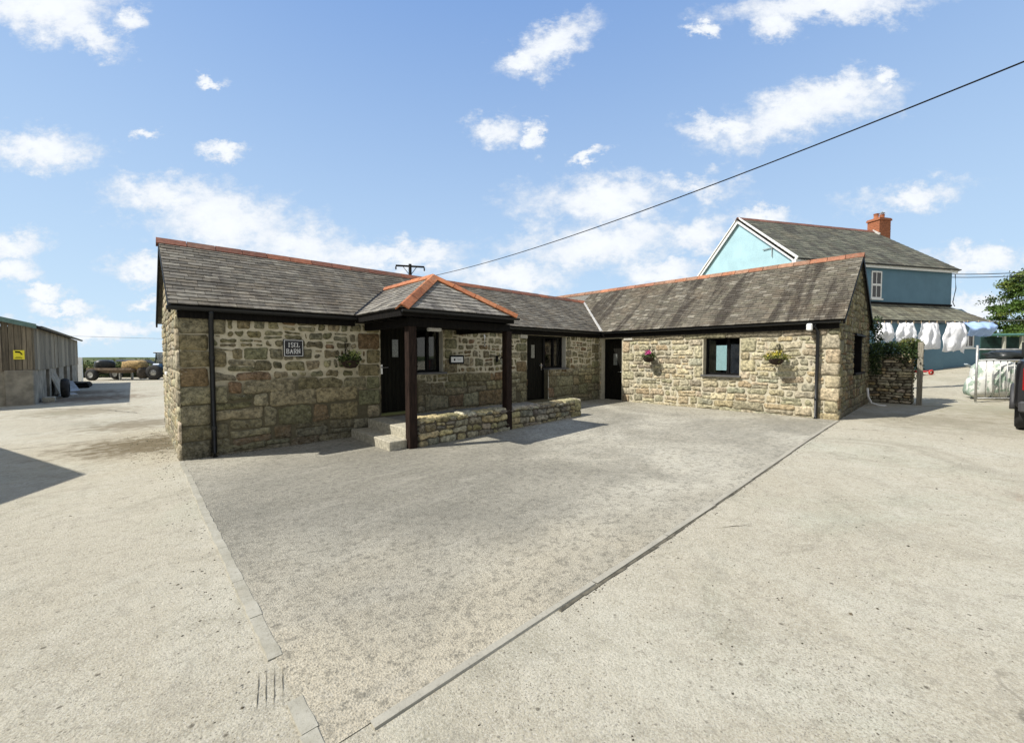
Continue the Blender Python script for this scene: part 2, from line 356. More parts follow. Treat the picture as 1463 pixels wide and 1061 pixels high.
# ---- ground
def mk_concrete():
    a=NM('yard_concrete',.93,0,.12)
    L0=a.noise(.16,5,.6); L1=a.noise(.7,6,.62,dist=.6); L2=a.noise(6,6,.7); L3=a.noise(70,4,.75); 
    x=a.mix(a.mr(L0,.3,.7),(.41,.372,.285),(.50,.463,.365))
    x=a.mix(a.mr(L1,.42,.68,0,.7),x,(.54,.52,.43))
    x=a.mix(a.mr(a.noise(.5,7,.7,dist=1.2),.53,.66,0,.6),x,(.30,.28,.21)); x=a.mix(a.mr(a.noise(1.7,7,.75,dist=.8),.55,.66,0,.5),x,(.27,.25,.19))
    x=a.mix(a.mr(L2,.25,.75,.0,.5),x,a.mix(1,x,(.70,.69,.64),'MULTIPLY'))
    x=a.mix(a.mr(L3,.50,.66,0,.5),x,(.235,.22,.175))
    x=a.mix(a.mr(L3,.50,.38,0,.5),x,(.56,.54,.46))
    # exposed grit: small dark and light stones in patches
    v=a.vor(95); vc=a.vor(95,out='Color'); sp=a.n('ShaderNodeSeparateColor'); a.l(vc,sp.inputs[0])
    gm=a.math('MULTIPLY',a.mr(v,.45,.2),a.mr(a.noise(1.1,4,.6),.42,.6,.25,1.0))
    x=a.mix(a.math('MULTIPLY',gm,a.mr(sp.outputs[0],.5,.55)),x,a.mix(sp.outputs[1],(.16,.145,.12),(.55,.52,.45)))
    # rare dark pits and droppings
    v2=a.vor(5.5); x=a.mix(a.math('MULTIPLY',a.mr(v2,.085,.045),.8),x,(.06,.05,.035))
    v3=a.vor(19); x=a.mix(a.math('MULTIPLY',a.mr(v3,.15,.08),.7),x,(.09,.08,.06)); v4=a.vor(44); x=a.mix(a.math('MULTIPLY',a.mr(v4,.22,.12),a.mr(a.noise(.9,4,.6),.4,.6,.1,.8)),x,(.14,.125,.09))
    # hairline cracks, wandering
    wv=a.n('ShaderNodeVectorMath',operation='ADD'); nn=a.n('ShaderNodeTexNoise'); nn.inputs['Scale'].default_value=1.2; nn.inputs['Detail'].default_value=6; a.l(a.tc.outputs['Object'],nn.inputs['Vector']); a.l(a.tc.outputs['Object'],wv.inputs[0]); a.l(nn.outputs['Color'],wv.inputs[1])
    cr=a.vor(.16,'DISTANCE_TO_EDGE',vec=wv.outputs[0]); ck=a.math('MULTIPLY',a.mr(cr,.0022,.0008),a.mr(a.noise(.6,3,.5),.5,.62)); x=a.mix(a.math('MULTIPLY',ck,.75),x,(.11,.10,.075))
    # worn brushed tracks across
    tr=a.noise(1.0,5,.7,vec=a.co((.35,3.2,1),rot=(0,0,.5))); x=a.mix(a.mr(tr,.56,.7,0,.28),x,(.27,.25,.20))
    x=a.mix(a.mr(a.noise(14,8,.88),.50,.62,0,.6),x,(.23,.212,.165)); x=a.mix(a.mr(a.noise(2.6,8,.8,dist=.6),.54,.64,0,.4),x,(.27,.25,.20)); x=a.mix(a.mr(a.noise(13,8,.85),.56,.68,0,.55),x,(.62,.57,.45))
    x=a.mix(a.mr(a.noise(125,3,.8),.52,.62,0,.6),x,(.21,.19,.14)); x=a.mix(a.mr(a.noise(140,3,.8),.55,.66,0,.6),x,(.66,.62,.51))
    for (px_,py_,pr_,pc_,pk_) in ((-.35,2.0,1.5,(.115,.09,.05),.85),(-.5,5.2,1.3,(.16,.13,.08),.7),(-1.6,9.5,1.8,(.20,.17,.11),.6),(-1.9,14.8,2.4,(.13,.085,.05),.8),(-2.6,18.5,2.6,(.12,.085,.055),.8),(6.3,-9.3,.8,(.24,.15,.10),.5),(12.5,-7.6,1.8,(.24,.22,.16),.6),(16,-9.6,3,(.25,.23,.15),.6)):
        q=a.n('ShaderNodeVectorMath',operation='DISTANCE'); a.l(a.tc.outputs['Object'],q.inputs[0]); q.inputs[1].default_value=(px_,py_,0); k_=a.math('ADD',a.math('DIVIDE',q.outputs['Value'],pr_),a.math('MULTIPLY',a.math('SUBTRACT',a.noise(3.5,7,.75),.5),3.0)); x=a.mix(a.mr(k_,1.0,.25,0,pk_),x,pc_)
    x=a.mix(a.mr(a.noise(.33,6,.7,dist=.8),.52,.66,0,.35),x,a.mix(1,x,(.86,.93,.90),'MULTIPLY'))
    a.color(x); p=a.bump(L3,.7,.010); p=a.bump(a.noise(34,6,.85),.5,.015,p); p=a.bump(v,.35,.006,p); a.bump(L1,.4,.03,p); return a.m
def mk_forecourt():
    a=NM('exposed_aggregate_concrete',.93,0,.12)
    L1=a.noise(.45,6,.65,dist=.5); L2=a.noise(2.6,6,.7); n3=a.noise(48,4,.75)
    x=a.mix(a.mr(L1,.36,.64),(.24,.23,.19),(.44,.42,.35))
    x=a.mix(a.mr(L2,.3,.7,0,.5),x,a.mix(1,x,(1.28,1.25,1.2),'MULTIPLY'))
    v=a.vor(85,rnd=1); vc=a.vor(85,out='Color'); sp=a.n('ShaderNodeSeparateColor'); a.l(vc,sp.inputs[0])
    zz=a.sep(); kk_=a.math('ADD',a.math('ADD',a.math('MULTIPLY',zz[1],.7),a.math('MULTIPLY',zz[0],.35)),a.math('MULTIPLY',a.math('SUBTRACT',a.noise(1.3,6,.7),.5),3.2)); x=a.mix(a.mr(kk_,-2.4,-4.4,0,.85),x,(.47,.42,.315))
    qd=a.n('ShaderNodeVectorMath',operation='DISTANCE'); a.l(a.tc.outputs['Object'],qd.inputs[0]); qd.inputs[1].default_value=(1.9,-3.0,0); kd=a.math('ADD',qd.outputs['Value'],a.math('MULTIPLY',a.math('SUBTRACT',a.noise(.9,6,.7),.5),3.5)); x=a.mix(a.mr(kd,3.6,1.4,0,.75),x,(.17,.164,.138))
    peb=a.mix(sp.outputs[0],(.12,.11,.085),(.50,.46,.36))
    x=a.mix(a.math('MULTIPLY',a.mr(v,.62,.3),a.mr(a.noise(.8,4,.6),.35,.6,.25,.6)),x,peb)
    x=a.mix(a.mr(n3,.55,.7,0,.55),x,(.13,.125,.10))
    # fine grey dust lies in swept trails
    tr=a.noise(1.0,5,.7,vec=a.co((.5,2.6,1),rot=(0,0,.7))); x=a.mix(a.mr(tr,.5,.72,0,.4),x,(.39,.37,.31))
    pale=a.noise(3.2,5,.7,vec=a.co((1,1,1))); x=a.mix(a.mr(pale,.62,.72,0,.45),x,(.44,.42,.37))
    x=a.mix(a.mr(a.noise(120,3,.8),.52,.62,0,.6),x,(.11,.10,.075)); x=a.mix(a.mr(a.noise(130,3,.8),.56,.66,0,.6),x,(.58,.55,.45)); x=a.mix(a.mr(a.noise(12,8,.88),.48,.60,0,.6),x,(.11,.104,.084)); x=a.mix(a.mr(a.noise(7,7,.85),.56,.7,0,.45),x,(.50,.46,.37))
    a.color(x); p=a.bump(v,.5,.008); p=a.bump(a.noise(38,6,.85),.45,.014,p); a.bump(n3,.5,.008,p); return a.m
def mk_field():
    a=NM('fields_and_grass',.95,0,.1); v=a.vor(.008,out='Color'); sp=a.n('ShaderNodeSeparateColor'); a.l(v,sp.inputs[0])
    x=a.mix(sp.outputs[0],(.07,.11,.035),(.16,.17,.07)); x=a.mix(a.mr(sp.outputs[1],.7,.8,0,.7),x,(.25,.22,.12))
    e=a.vor(.008,'DISTANCE_TO_EDGE'); x=a.mix(a.mr(e,.06,.03),x,(.02,.04,.018)); x=a.mix(a.mr(a.noise(.02,6,.7),.45,.6,0,.8),x,(.03,.055,.03))
    x=a.mix(a.mr(a.noise(2,5,.7),.3,.7,0,.4),x,(.05,.07,.025)); a.color(x); return a.m
M['concrete']=mk_concrete(); M['forecourt']=mk_forecourt(); M['field']=mk_field()
def mk_kerb(name,c1,c2):
    a=NM(name,.93,0,.1); x=a.mix(a.mr(a.noise(3,6,.7),.3,.7),c1,c2); x=a.mix(a.mr(a.noise(55,4,.75),.52,.66,0,.6),x,(.20,.185,.15)); x=a.mix(a.mr(a.noise(9,5,.7),.56,.68,0,.6),x,(.36,.335,.27)); a.color(x); a.bump(a.noise(60,4,.75),.5,.006); return a.m
M['kerb']=mk_kerb('worn_kerb_stone',(.27,.255,.20),(.385,.37,.31)); M['terr']=mk_kerb('terrace_concrete',(.22,.21,.18),(.32,.31,.27))

# ---------------------------------------------------------------- ground
def ss(x,a,b):
    t=min(1,max(0,(x-a)/(b-a))); return t*t*(3-2*t)
def g(x,y):
    z=.15*ss(x,1,11)
    k=x-16.5; z+=.078*(max(0,k)**2/(abs(k)+1.2)) if k>0 else 0
    return min(z,1.3)
def gridmesh(name,xs,ys,fn,mat,flip=False):
    b=MB(); nx=len(xs); vs=[(x,y,fn(x,y)) for y in ys for x in xs]
    fs=[(j*nx+i,j*nx+i+1,(j+1)*nx+i+1,(j+1)*nx+i) for j in range(len(ys)-1) for i in range(nx-1)]
    b.add(vs,fs); return b.build(name,mat,None,True)
def fr(a,b,st): 
    n=int(round((b-a)/st)); return [a+(b-a)*i/n for i in range(n+1)]
def terrain(x,y):
    r=math.hypot(x,y)
    if r>1100:
        h=-16+ss(r,1100,2600)*(17.5+5*noise.noise(Vector((x*.0011,y*.0011,3)))+2*noise.noise(Vector((x*.004,y*.004,1))))
        return h-max(0,r-2800)*.02
    z=g(x,y)-.12
    dd=max(y-41,-45-y,-45-x,x-75,0)
    return z-16*ss(dd,0,240)
ls=[-5000,-4000,-3200,-2700,-2300,-1900,-1500,-1100,-700,-400,-240,-150,-100,-70]
xs=ls+fr(-50,80,2)+[100,130,180,260,400,700,1100,1500,1900,2300,2700,3200,4000,5000]
gr=gridmesh('ground',xs,xs,terrain,M['field']); struct(gr)
yd=gridmesh('yard',fr(-42,70,.5),fr(-40,38,.5),g,M['concrete']); struct(yd)
fc=gridmesh('forecourt',fr(.0,10.98,.5),fr(-6.375,.3,.5),lambda x,y:g(x,y)+.004,M['forecourt']); struct(fc)
# kerb strips
kb=MB()
for ya,yb in ((-7.7,-6.02),(-5.66,-.1)):
    y=ya
    while y<yb-.02:
        y2=min(y+R.uniform(.28,.75),yb); wl_=-.03-.012*min(1,-y/5); xo=R.uniform(-.006,.006); n_=max(2,int((y2-y)/.07)); vs=[]
        for k in range(n_+1):
            yy=lerp(y+.004,y2,k/n_); zt=.0085+R.uniform(-.001,.002); vs+=[(wl_+xo+R.uniform(-.005,.005),yy,zt),(.024+xo+R.uniform(-.005,.005),yy,zt),(wl_+xo-.006,yy,-.01),(.032+xo,yy,-.01)]
        fs=[]
        for k in range(n_): a_=4*k; fs+=[(a_,a_+1,a_+5,a_+4),(a_+2,a_,a_+4,a_+6),(a_+1,a_+3,a_+7,a_+5)]
        fs+=[(0,1,3,2),(4*n_,4*n_+1,4*n_+3,4*n_+2)]; kb.add(vs,fs); y=y2
ob=struct(kb.build('kerb',M['kerb']))
kb=MB(); x=.2
while x<10.9:
    l=R.uniform(.9,2.2); x2=min(x+l,11.0); z=g(x,-6.4)
    kb.add([(x,-6.42,g(x,0)+.012),(x2-.006,-6.42+R.uniform(-.012,.012),g(x2,0)+.010),(x2-.006,-6.372+R.uniform(-.006,.006),g(x2,0)+.0105),(x,-6.372,g(x,0)+.0105),(x,-6.425,g(x,0)-.02),(x2-.006,-6.425,g(x2,0)-.02)],[(0,1,2,3),(0,4,5,1)]); x=x2
M['strip']=mk_kerb('smooth_concrete_strip',(.30,.285,.235),(.385,.365,.30))
ob=struct(kb.build('kerb',M['strip']))
kb=MB()   # dark joint beside the strip
x=1.4
while x<10.9:
    x2=x+.25; wd=R.uniform(.006,.020)
    kb.add([(x,-6.426-wd,g(x,0)+.005),(x2,-6.426-R.uniform(.008,.026),g(x2,0)+.005),(x2,-6.42,g(x2,0)+.006),(x,-6.42,g(x,0)+.006)],[(0,1,2,3)]); x=x2
M['joint']=simple('dirty_joint',(.10,.09,.065),.95,var=.5,sc_=10)
struct(kb.build('joint',M['joint']))

# ---------------------------------------------------------------- stonework
def clip(poly,nx,ny,d):   # keep nx*x+ny*y<=d
    out=[]
    for i in range(len(poly)):
        a=poly[i];b=poly[(i+1)%len(poly)]; da=nx*a[0]+ny*a[1]-d; db=nx*b[0]+ny*b[1]-d
        if da<=0: out.append(a)
        if (da<0<db) or (db<0<da): t=da/(da-db); out.append((lerp(a[0],b[0],t),lerp(a[1],b[1],t)))
    return out
def area(p): return abs(sum(p[i][0]*p[(i+1)%len(p)][1]-p[(i+1)%len(p)][0]*p[i][1] for i in range(len(p))))/2
def minus(poly,r):
    u0,u1,v0,v1=r
    q=clip(clip(clip(clip(poly,1,0,u1),-1,0,-u0),0,1,v1),0,-1,-v0) if len(poly)>2 else []
    if len(q)<3 or area(q)<1e-5: return poly
    c_=[clip(poly,1,0,u0),clip(poly,-1,0,-u1),clip(poly,0,1,v0),clip(poly,0,-1,-v1)]
    c_=[k for k in c_ if len(k)>2]
    return max(c_,key=area) if c_ else []
def chaikin(p,n=1,t=.22):
    for _ in range(n):
        q=[]
        for i in range(len(p)):
            a=p[i];b=p[(i+1)%len(p)]; q+= [(lerp(a[0],b[0],t),lerp(a[1],b[1],t)),(lerp(a[0],b[0],1-t),lerp(a[1],b[1],1-t))]
        p=q
    return p
def stone(mb,poly,gap,depth,T,col,square=False):
    if len(poly)<3 or area(poly)<.0012: return
    # split long edges, wobble
    q=[]
    for i in range(len(poly)):
        a=poly[i];b=poly[(i+1)%len(poly)]; L_=math.hypot(a[0]-b[0],a[1]-b[1]); k=max(1,int(L_/.09))
        for j in range(k): q.append((lerp(a[0],b[0],j/k),lerp(a[1],b[1],j/k)))
    am=.003 if square else .010
    q=[(a[0]+R.uniform(-am,am),a[1]+R.uniform(-am,am)) for a in q]
    q=chaikin(q,1,.3 if square else .27)
    if len(q)<3: return
    cx=sum(a[0] for a in q)/len(q); cy=sum(a[1] for a in q)/len(q)
    def inset(g_):
        o=[]
        for a in q:
            dx,dy=cx-a[0],cy-a[1]; L_=math.hypot(dx,dy)+1e-6; k=min(.9,g_/L_)
            # inset per axis so thin stones stay thick
            o.append((a[0]+dx*k,a[1]+dy*k))
        return o
    n=len(q); r0=inset(gap/2); r1=inset(gap/2+.012); r2=inset(gap/2+.012+min(.05,math.sqrt(area(poly))*.2))
    tilt=(R.uniform(-.06,.06),R.uniform(-.08,.05))
    vs=[T(a[0],a[1],-.012) for a in r0]
    vs+=[T(a[0],a[1],depth*.72+R.uniform(-.003,.003)) for a in r1]
    vs+=[T(a[0],a[1],depth+tilt[0]*(a[0]-cx)*.6+tilt[1]*(a[1]-cy)+R.uniform(-.006,.006)) for a in r2]
    vs+=[T(cx,cy,depth*1.05+R.uniform(-.002,.006))]
    fs=[]
    for r in (0,1):
        for i in range(n): j=(i+1)%n; fs.append((r*n+i,r*n+j,(r+1)*n+j,(r+1)*n+i))
    for i in range(n): fs.append((2*n+i,2*n+(i+1)%n,3*n))
    mb.add(vs,fs,col)
def rubble(mb,T,u0,u1,v0,v1,style,pal,holes=(),cuts=(),quoins=()):
    """style(v,u)->(hmin,hmax,wmin,wmax,gap,depth)"""
    hl=list(holes)
    for (qu0,qu1,qv0,qv1,side) in quoins:      # stacked squared blocks; side=+1 toothed edge to higher u
        v=qv0;k=R.randint(0,1)
        while v<qv1-.05:
            h=min(R.uniform(.2,.36),qv1-v)
            if qv1-v-h<.12: h=qv1-v
            wd=(qu1-qu0)*(1.0 if k%2 else .62); a=(qu0,qu0+wd) if side>0 else (qu1-wd,qu1)
            poly=[(a[0],v),(a[1],v+R.uniform(-.01,.01)),(a[1]+R.uniform(-.02,.02),v+h),(a[0],v+h)]
            for c_ in cuts: poly=clip(poly,*c_) if len(poly)>2 else []
            for h_ in holes: poly=minus(poly,h_) if len(poly)>2 else []
            if len(poly)>2: stone(mb,poly,.012,.028,T,pal(v,'q'),True)
            hl.append((a[0],a[1],v,v+h)); v+=h;k+=1
    v=v0; seed=R.uniform(0,99)
    def wav(vv,u,am): return vv+am*noise.noise(Vector((u*1.7,vv*3.1,seed)))*1.6
    while v<v1-.02:
        st=style(v,(u0+u1)/2); h=R.uniform(st[0],st[1])
        if v1-v-h<st[0]*.6: h=v1-v
        u=u0-R.uniform(0,.15)
        while u<u1:
            st=style(v+h/2,u); 
            wd=R.uniform(st[2],st[3]); 
            if R.random()<.16: wd*=.5
            ue=u+wd; sk=.03*min(1,h/.15)
            e=0 if (v<=v0+.001) else 1; f=0 if (v+h>=v1-.001) else 1; am=h*.22
            P0=(u+R.uniform(-sk,sk),wav(v,u,am*e)); P1=(ue+R.uniform(-sk,sk),wav(v,ue,am*e)); P2=(ue+R.uniform(-sk,sk),wav(v+h,ue,am*f)); P3=(u+R.uniform(-sk,sk),wav(v+h,u,am*f))
            cells=[]
            if h>.15 and wd>.12 and R.random()<.34:
                t=R.uniform(.35,.65); A_=(lerp(P0[0],P3[0],t),lerp(P0[1],P3[1],t)); B_=(lerp(P1[0],P2[0],t+R.uniform(-.1,.1)),lerp(P1[1],P2[1],t+R.uniform(-.08,.08)))
                cells=[[P0,P1,B_,A_],[A_,B_,P2,P3]]
            elif R.random()<.25 and h>.1:   # five-sided stones
                mx_=(lerp(P3[0],P2[0],R.uniform(.3,.7)),max(P2[1],P3[1])+R.uniform(.0,.02)); d_=R.uniform(.02,.05)
                cells=[[P0,P1,(P2[0],P2[1]-d_),mx_,(P3[0],P3[1]-d_*R.random())]]
            else: cells=[[P0,P1,P2,P3]]
            for p in cells:
                p=clip(p,-1,0,-u0) ; p=clip(p,1,0,u1) if len(p)>2 else []
                p=clip(p,0,1,v1) if len(p)>2 else []; p=clip(p,0,-1,-v0) if len(p)>2 else []
                for c_ in cuts: p=clip(p,*c_) if len(p)>2 else []
                for h_ in hl:
                    if len(p)>2: p=minus(p,h_)
                if len(p)>2: 
                    vv=sum(a[1] for a in p)/len(p); stone(mb,p,st[4]*R.uniform(.7,1.3),st[5]*R.uniform(.6,1.3),T,pal(vv,'r'))
            u=ue
        v+=h
def pal_from(cols,j=.16):
    def f(v,k):
        c_=R.choice(cols); b=R.uniform(1-j,1+j); return tuple(q*b*R.uniform(.96,1.04) for q in c_)
    return f
palA0=[(.225,.20,.125),(.18,.165,.105),(.27,.235,.15),(.15,.135,.09),(.21,.195,.14),(.20,.145,.09),(.19,.18,.115),(.30,.27,.185),(.25,.23,.16)]  # same stone as palB0, darkened: shade of the unlit walls put into the colours
palB0=[(.40,.355,.26),(.34,.31,.225),(.45,.405,.305),(.30,.275,.21),(.40,.33,.22),(.37,.335,.25),(.27,.25,.19),(.40,.365,.275),(.44,.39,.28),(.33,.32,.26)]  # lit copy of the same stone: sunlight put into the paler colours
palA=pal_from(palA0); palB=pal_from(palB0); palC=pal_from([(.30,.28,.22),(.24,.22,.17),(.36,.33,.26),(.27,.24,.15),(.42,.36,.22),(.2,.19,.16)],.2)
palD=pal_from([(.2,.19,.14),(.16,.15,.11),(.24,.22,.16),(.15,.14,.11),(.25,.21,.13)],.2)

# ================================================================= BARN
barn=thing('stone_barn','long L-shaped single-storey stone barn with slate roof and orange ridge tiles','barn')
L=11.04; WA=4.1; BY=-6.38; BX1=15.92; ZE=2.40; ZR=3.77; ZRB=4.22; WT=2.26
sA=(ZR-ZE)/(WA/2+.12); XR=13.48; sB=(ZRB-ZE)/(XR-(L-.12))
TH=.5
# --- wall backing (mortar) : split round the openings so that they are real holes
def wall_boxes(mb,a0,a1,z0,z1,holes,mk):
    es=sorted({a0,a1,*[h[0] for h in holes],*[h[1] for h in holes]})
    for i in range(len(es)-1):
        a,b=es[i],es[i+1]; mid=(a+b)/2; hs=sorted([h for h in holes if h[0]<mid<h[1]],key=lambda h:h[2]); z=z0
        for h in hs:
            if h[2]>z: mk(mb,a,b,z,h[2])
            z=h[3]
        if z<z1: mk(mb,a,b,z,z1)
hA=[(3.26,4.12,.36,WT),(4.12,4.80,1.22,WT),(7.57,8.44,.33,2.2),(8.44,9.27,1.22,2.2)]
mA=MB(); wall_boxes(mA,.02,L+.02,-.3,WT,hA,lambda m_,a,b,z0,z1:m_.box(a,b,0,TH,z0,z1))
wa=mA.build('wall',M['mortarA'],barn); wa['label']='shaded courtyard wall of olive and brown stones'
st=MB()
hst=[(3.24,4.12,.36,9),(4.10,4.83,1.2,9),(7.55,8.46,.3,2.2),(8.42,9.30,1.2,2.2),(3.2,4.2,-1,.36)]
def styleA(v,u):
    up=1.15+.35*noise.noise(Vector((u*.6,0,5)))
    if u<1.0: up=1.75
    if v>up: return (.13,.23,.13,.34,.042,.016)
    return (.16,.34,.28,.85,.014,.02)
T=lambda u,v,d:(u,-d,v)
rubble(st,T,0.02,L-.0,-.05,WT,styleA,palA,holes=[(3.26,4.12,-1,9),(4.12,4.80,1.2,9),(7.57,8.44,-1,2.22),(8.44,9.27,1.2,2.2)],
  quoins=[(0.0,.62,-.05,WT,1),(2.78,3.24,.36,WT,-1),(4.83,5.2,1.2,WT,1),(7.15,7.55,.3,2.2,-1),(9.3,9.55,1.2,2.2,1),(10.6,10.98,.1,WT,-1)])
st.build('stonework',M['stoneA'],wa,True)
# left gable of A
gm=MB(); top=lambda y:ZE-.1+sA*(min(y,WA-y)+.12)
gy=MB()
def gable_poly(): return [(0,-.3),(WA,-.3),(WA,WT),(WA/2,ZR-.12),(0,WT)]
# backing as prism with window hole via pieces
for a,b,z0,z1 in ((.5,2.5,-.3,WT),(3.05,WA,-.3,WT),(2.5,3.05,-.3,1.3)): gm.box(.005,TH,a,b,z0,z1)
gm.prism([(.005,0.5 if False else .005,WT),(.005,WA,WT),(.005,WA/2,ZR-.14)],(TH-.01,0,0))
wg=gm.build('wall',M['mortarB'],barn); wg['label']='sunlit left gable wall with a narrow slit window'
st=MB(); T=lambda u,v,d:(-d,u,v)
styleG=lambda v,u:(.10,.24,.15,.5,.02,.012)
kk=sA/math.hypot(sA,1)
cuts=[(-sA,1,ZE-.1+sA*.12-.02),(sA,1,ZE-.1+sA*(WA+.12)-.02)]
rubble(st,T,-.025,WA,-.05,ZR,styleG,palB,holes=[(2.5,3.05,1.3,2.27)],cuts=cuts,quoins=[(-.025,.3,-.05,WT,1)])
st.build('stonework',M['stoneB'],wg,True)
m_=MB(); m_.box(.15,.2,2.5,3.05,1.3,2.26); m_.build('window',M['darkglass'],barn)
m_=MB(); m_.box(-.03,.14,2.47,3.08,1.25,1.3); m_.build('sill',M['white'],barn)
# rear wall A + interior closing
m_=MB(); m_.box(.5,L+.3,WA-.45,WA-.005,-.3,WT-.01); m_.build('wall',M['mortarC'],barn)
# --- wing B front wall x=L, y from 0 to BY (u = -y)
hB=[(.10,.86,.06,2.17),(3.42,4.34,1.06,2.10)]
mB=MB(); wall_boxes(mB,.0,-BY-.02,-.3,WT,hB,lambda m_,a,b,z0,z1:m_.box(L,L+TH,-b,-a,z0,z1))
wb=mB.build('wall',M['mortarB'],barn); wb['label']='sunlit wing wall of pale tan rubble'
st=MB(); T=lambda u,v,d:(L-d,-u,v)
def styleB(v,u):
    if v<.42 and u>3.2: return (.18,.3,.3,.9,.014,.028)
    return (.075,.20,.14,.55,.022,.020)
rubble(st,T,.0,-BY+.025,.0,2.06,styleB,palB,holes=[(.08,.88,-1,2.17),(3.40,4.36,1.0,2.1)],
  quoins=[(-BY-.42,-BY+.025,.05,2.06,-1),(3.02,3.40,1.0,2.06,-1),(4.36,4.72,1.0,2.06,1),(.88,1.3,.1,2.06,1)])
# flat lintel course
u=.88
while u<-BY-.05:
    u2=min(-BY+.02,u+R.uniform(.7,1.5)); poly=[(u,2.07),(u2,2.07),(u2,WT),(u,WT)]
    stone(st,poly,.012,.03,T,tuple(q*.62 for q in palB(1,'q')),True); u=u2
st.build('stonework',M['stoneB'],wb,True)
# gable B at y=BY
def mkg(m_,a,b,z0,z1): m_.box(a,b,BY,BY+TH,z0,z1)
m_=MB(); wall_boxes(m_,L+TH+.0,BX1-.01,-.3,WT,[(13.0,14.5,1.1,2.17)],mkg)
m_.box(L+.004,L+TH,BY+.006,BY+.02,-.3,WT)
m_.prism([(L+.005,BY+.005,WT),(BX1-.01,BY+.005,WT),(XR,BY+.005,ZRB-.14)],(0,TH-.01,0))
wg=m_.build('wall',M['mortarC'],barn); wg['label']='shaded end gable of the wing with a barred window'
st=MB(); T=lambda u,v,d:(u,BY-d,v)
cuts=[(-sB,1,ZE-.06-sB*(L-.12)),(sB,1,ZE-.06+sB*(BX1+.12))]
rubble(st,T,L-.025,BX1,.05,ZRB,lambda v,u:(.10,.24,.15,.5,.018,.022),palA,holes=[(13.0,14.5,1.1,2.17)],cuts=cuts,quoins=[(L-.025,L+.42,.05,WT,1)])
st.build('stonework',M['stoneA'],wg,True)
# rear wall B with a rear window, through which the house shows
m_=MB(); wall_boxes(m_,BY+TH,4.2,-.3,WT,[(-2.5,-1.55,1.0,2.05)],lambda m2,a,b,z0,z1:m2.box(BX1-TH,BX1-.012,a,b,z0,z1)); m_.build('wall',M['mortarC'],barn)
m_=MB(); m_.box(L+TH,BX1-TH,4.0-.3,4.19,-.3,WT); m_.prism([(L+.005,4.19,WT+.003),(BX1-.01,4.19,WT+.003),(XR,4.19,ZRB-.14)],(0,-.3,0)); m_.build('wall',M['mortarC'],barn)
m_=MB(); m_.box(.5,L+.0,.5,WA-.46,-.05,.30); m_.box(L+TH,BX1-TH,BY+TH,3.7,-.05,.16); m_.build('floor',M['dark'],barn)
for bb in ((L+TH+.001,BX1-TH-.001,.6,.7,.17,WT+.1),(5.9,6.0,.51,WA-.47,.31,WT)):
    m_=MB(); m_.box(*bb); m_.build('partition',M['dark'],barn)
m_=MB(); m_.box(.52,L,.52,WA-.47,WT+.02,WT+.05); m_.box(L+TH+.003,BX1-TH,BY+TH,3.6,WT+.06,WT+.09); m_.build('ceiling',M['dark'],barn)
# --- roofs
def clipc(poly,cp):
    # clip poly by convex ccw polygon cp
    n=len(cp)
    for i in range(n):
        a=cp[i];b=cp[(i+1)%n]; nx,ny=(b[1]-a[1]),-(b[0]-a[0]); poly=clip(poly,nx,ny,nx*a[0]+ny*a[1]+1e-9)
        if len(poly)<3: return []
    return poly
def slates(name,poly3,e0,e1,sw,ex,cols,mat,parent,tilt=.014,jit=.006,under=.045):
    """poly3: 3D planar polygon, e0->e1 along the eave (up = left of it seen from above)"""
    P=[Vector(p) for p in poly3]; e0=Vector(e0);e1=Vector(e1); Ud=(e1-e0).normalized()
    nrm=None
    nrm=(P[1]-P[0]).cross(P[2]-P[0]).normalized()
    if nrm.z<0: nrm=-nrm
    V=nrm.cross(Ud)
    p2=[((p-e0).dot(Ud),(p-e0).dot(V)) for p in P]
    A2=sum(p2[i][0]*p2[(i+1)%len(p2)][1]-p2[(i+1)%len(p2)][0]*p2[i][1] for i in range(len(p2)))
    if A2<0: p2=p2[::-1]; 
    mb=MB(); umin=min(p[0] for p in p2);umax=max(p[0] for p in p2);vmax=max(p[1] for p in p2);vmin=min(p[1] for p in p2)
    r=0; v=vmin-.0
    while v<vmax:
        u=umin-sw*(1 if r%2 else .5)-R.uniform(0,.05)
        while u<umax:
            wd=sw*R.uniform(.86,1.14); gp=.006; dj=R.uniform(-jit,jit)*1.6
            q=[(u+gp,v+dj),(u+wd,v+dj+R.uniform(-jit,jit)),(u+wd,v+ex*1.12),(u+gp,v+ex*1.12)]
            q=clipc(q,p2)
            if len(q)>2 and area(q)>.0005:
                lift=R.uniform(0,.006); c_=R.choice(cols); b=R.uniform(.84,1.16); cc=tuple(k*b for k in c_)
                def P3(a,h): return e0+Ud*a[0]+V*a[1]+nrm*h
                n=len(q); tp=[P3(a,max(.003,tilt+lift-(a[1]-v)/(ex*1.12)*tilt)) for a in q]; bt=[P3(a,-.004) for a in q]
                fs=[tuple(range(n))]+[(i,i+n,(i+1)%n+n,(i+1)%n) for i in range(n)]
                mb.add(tp+bt,fs,cc,0,[(a[0]+r*.0,a[1]) for a in q]*2)
            u+=wd
        v+=ex; r+=1
    mb.prism(P,-nrm*under,(.03,.03,.03),1)
    return mb.build(name,[mat,M['blackwood']],parent)
gA=[(.155,.138,.11),(.165,.153,.13),(.125,.116,.098),(.15,.135,.11),(.19,.178,.15)]
gB=[(.135,.122,.097),(.155,.141,.113),(.118,.107,.085),(.14,.122,.095),(.22,.205,.17),(.125,.113,.09),(.14,.13,.10)]
vb=(L-.12,-.12,ZE); vx=L-.12+(ZR-ZE)/sB; vt=(vx,WA/2,ZR)
def zA(y): return ZE+sA*(y+.12)
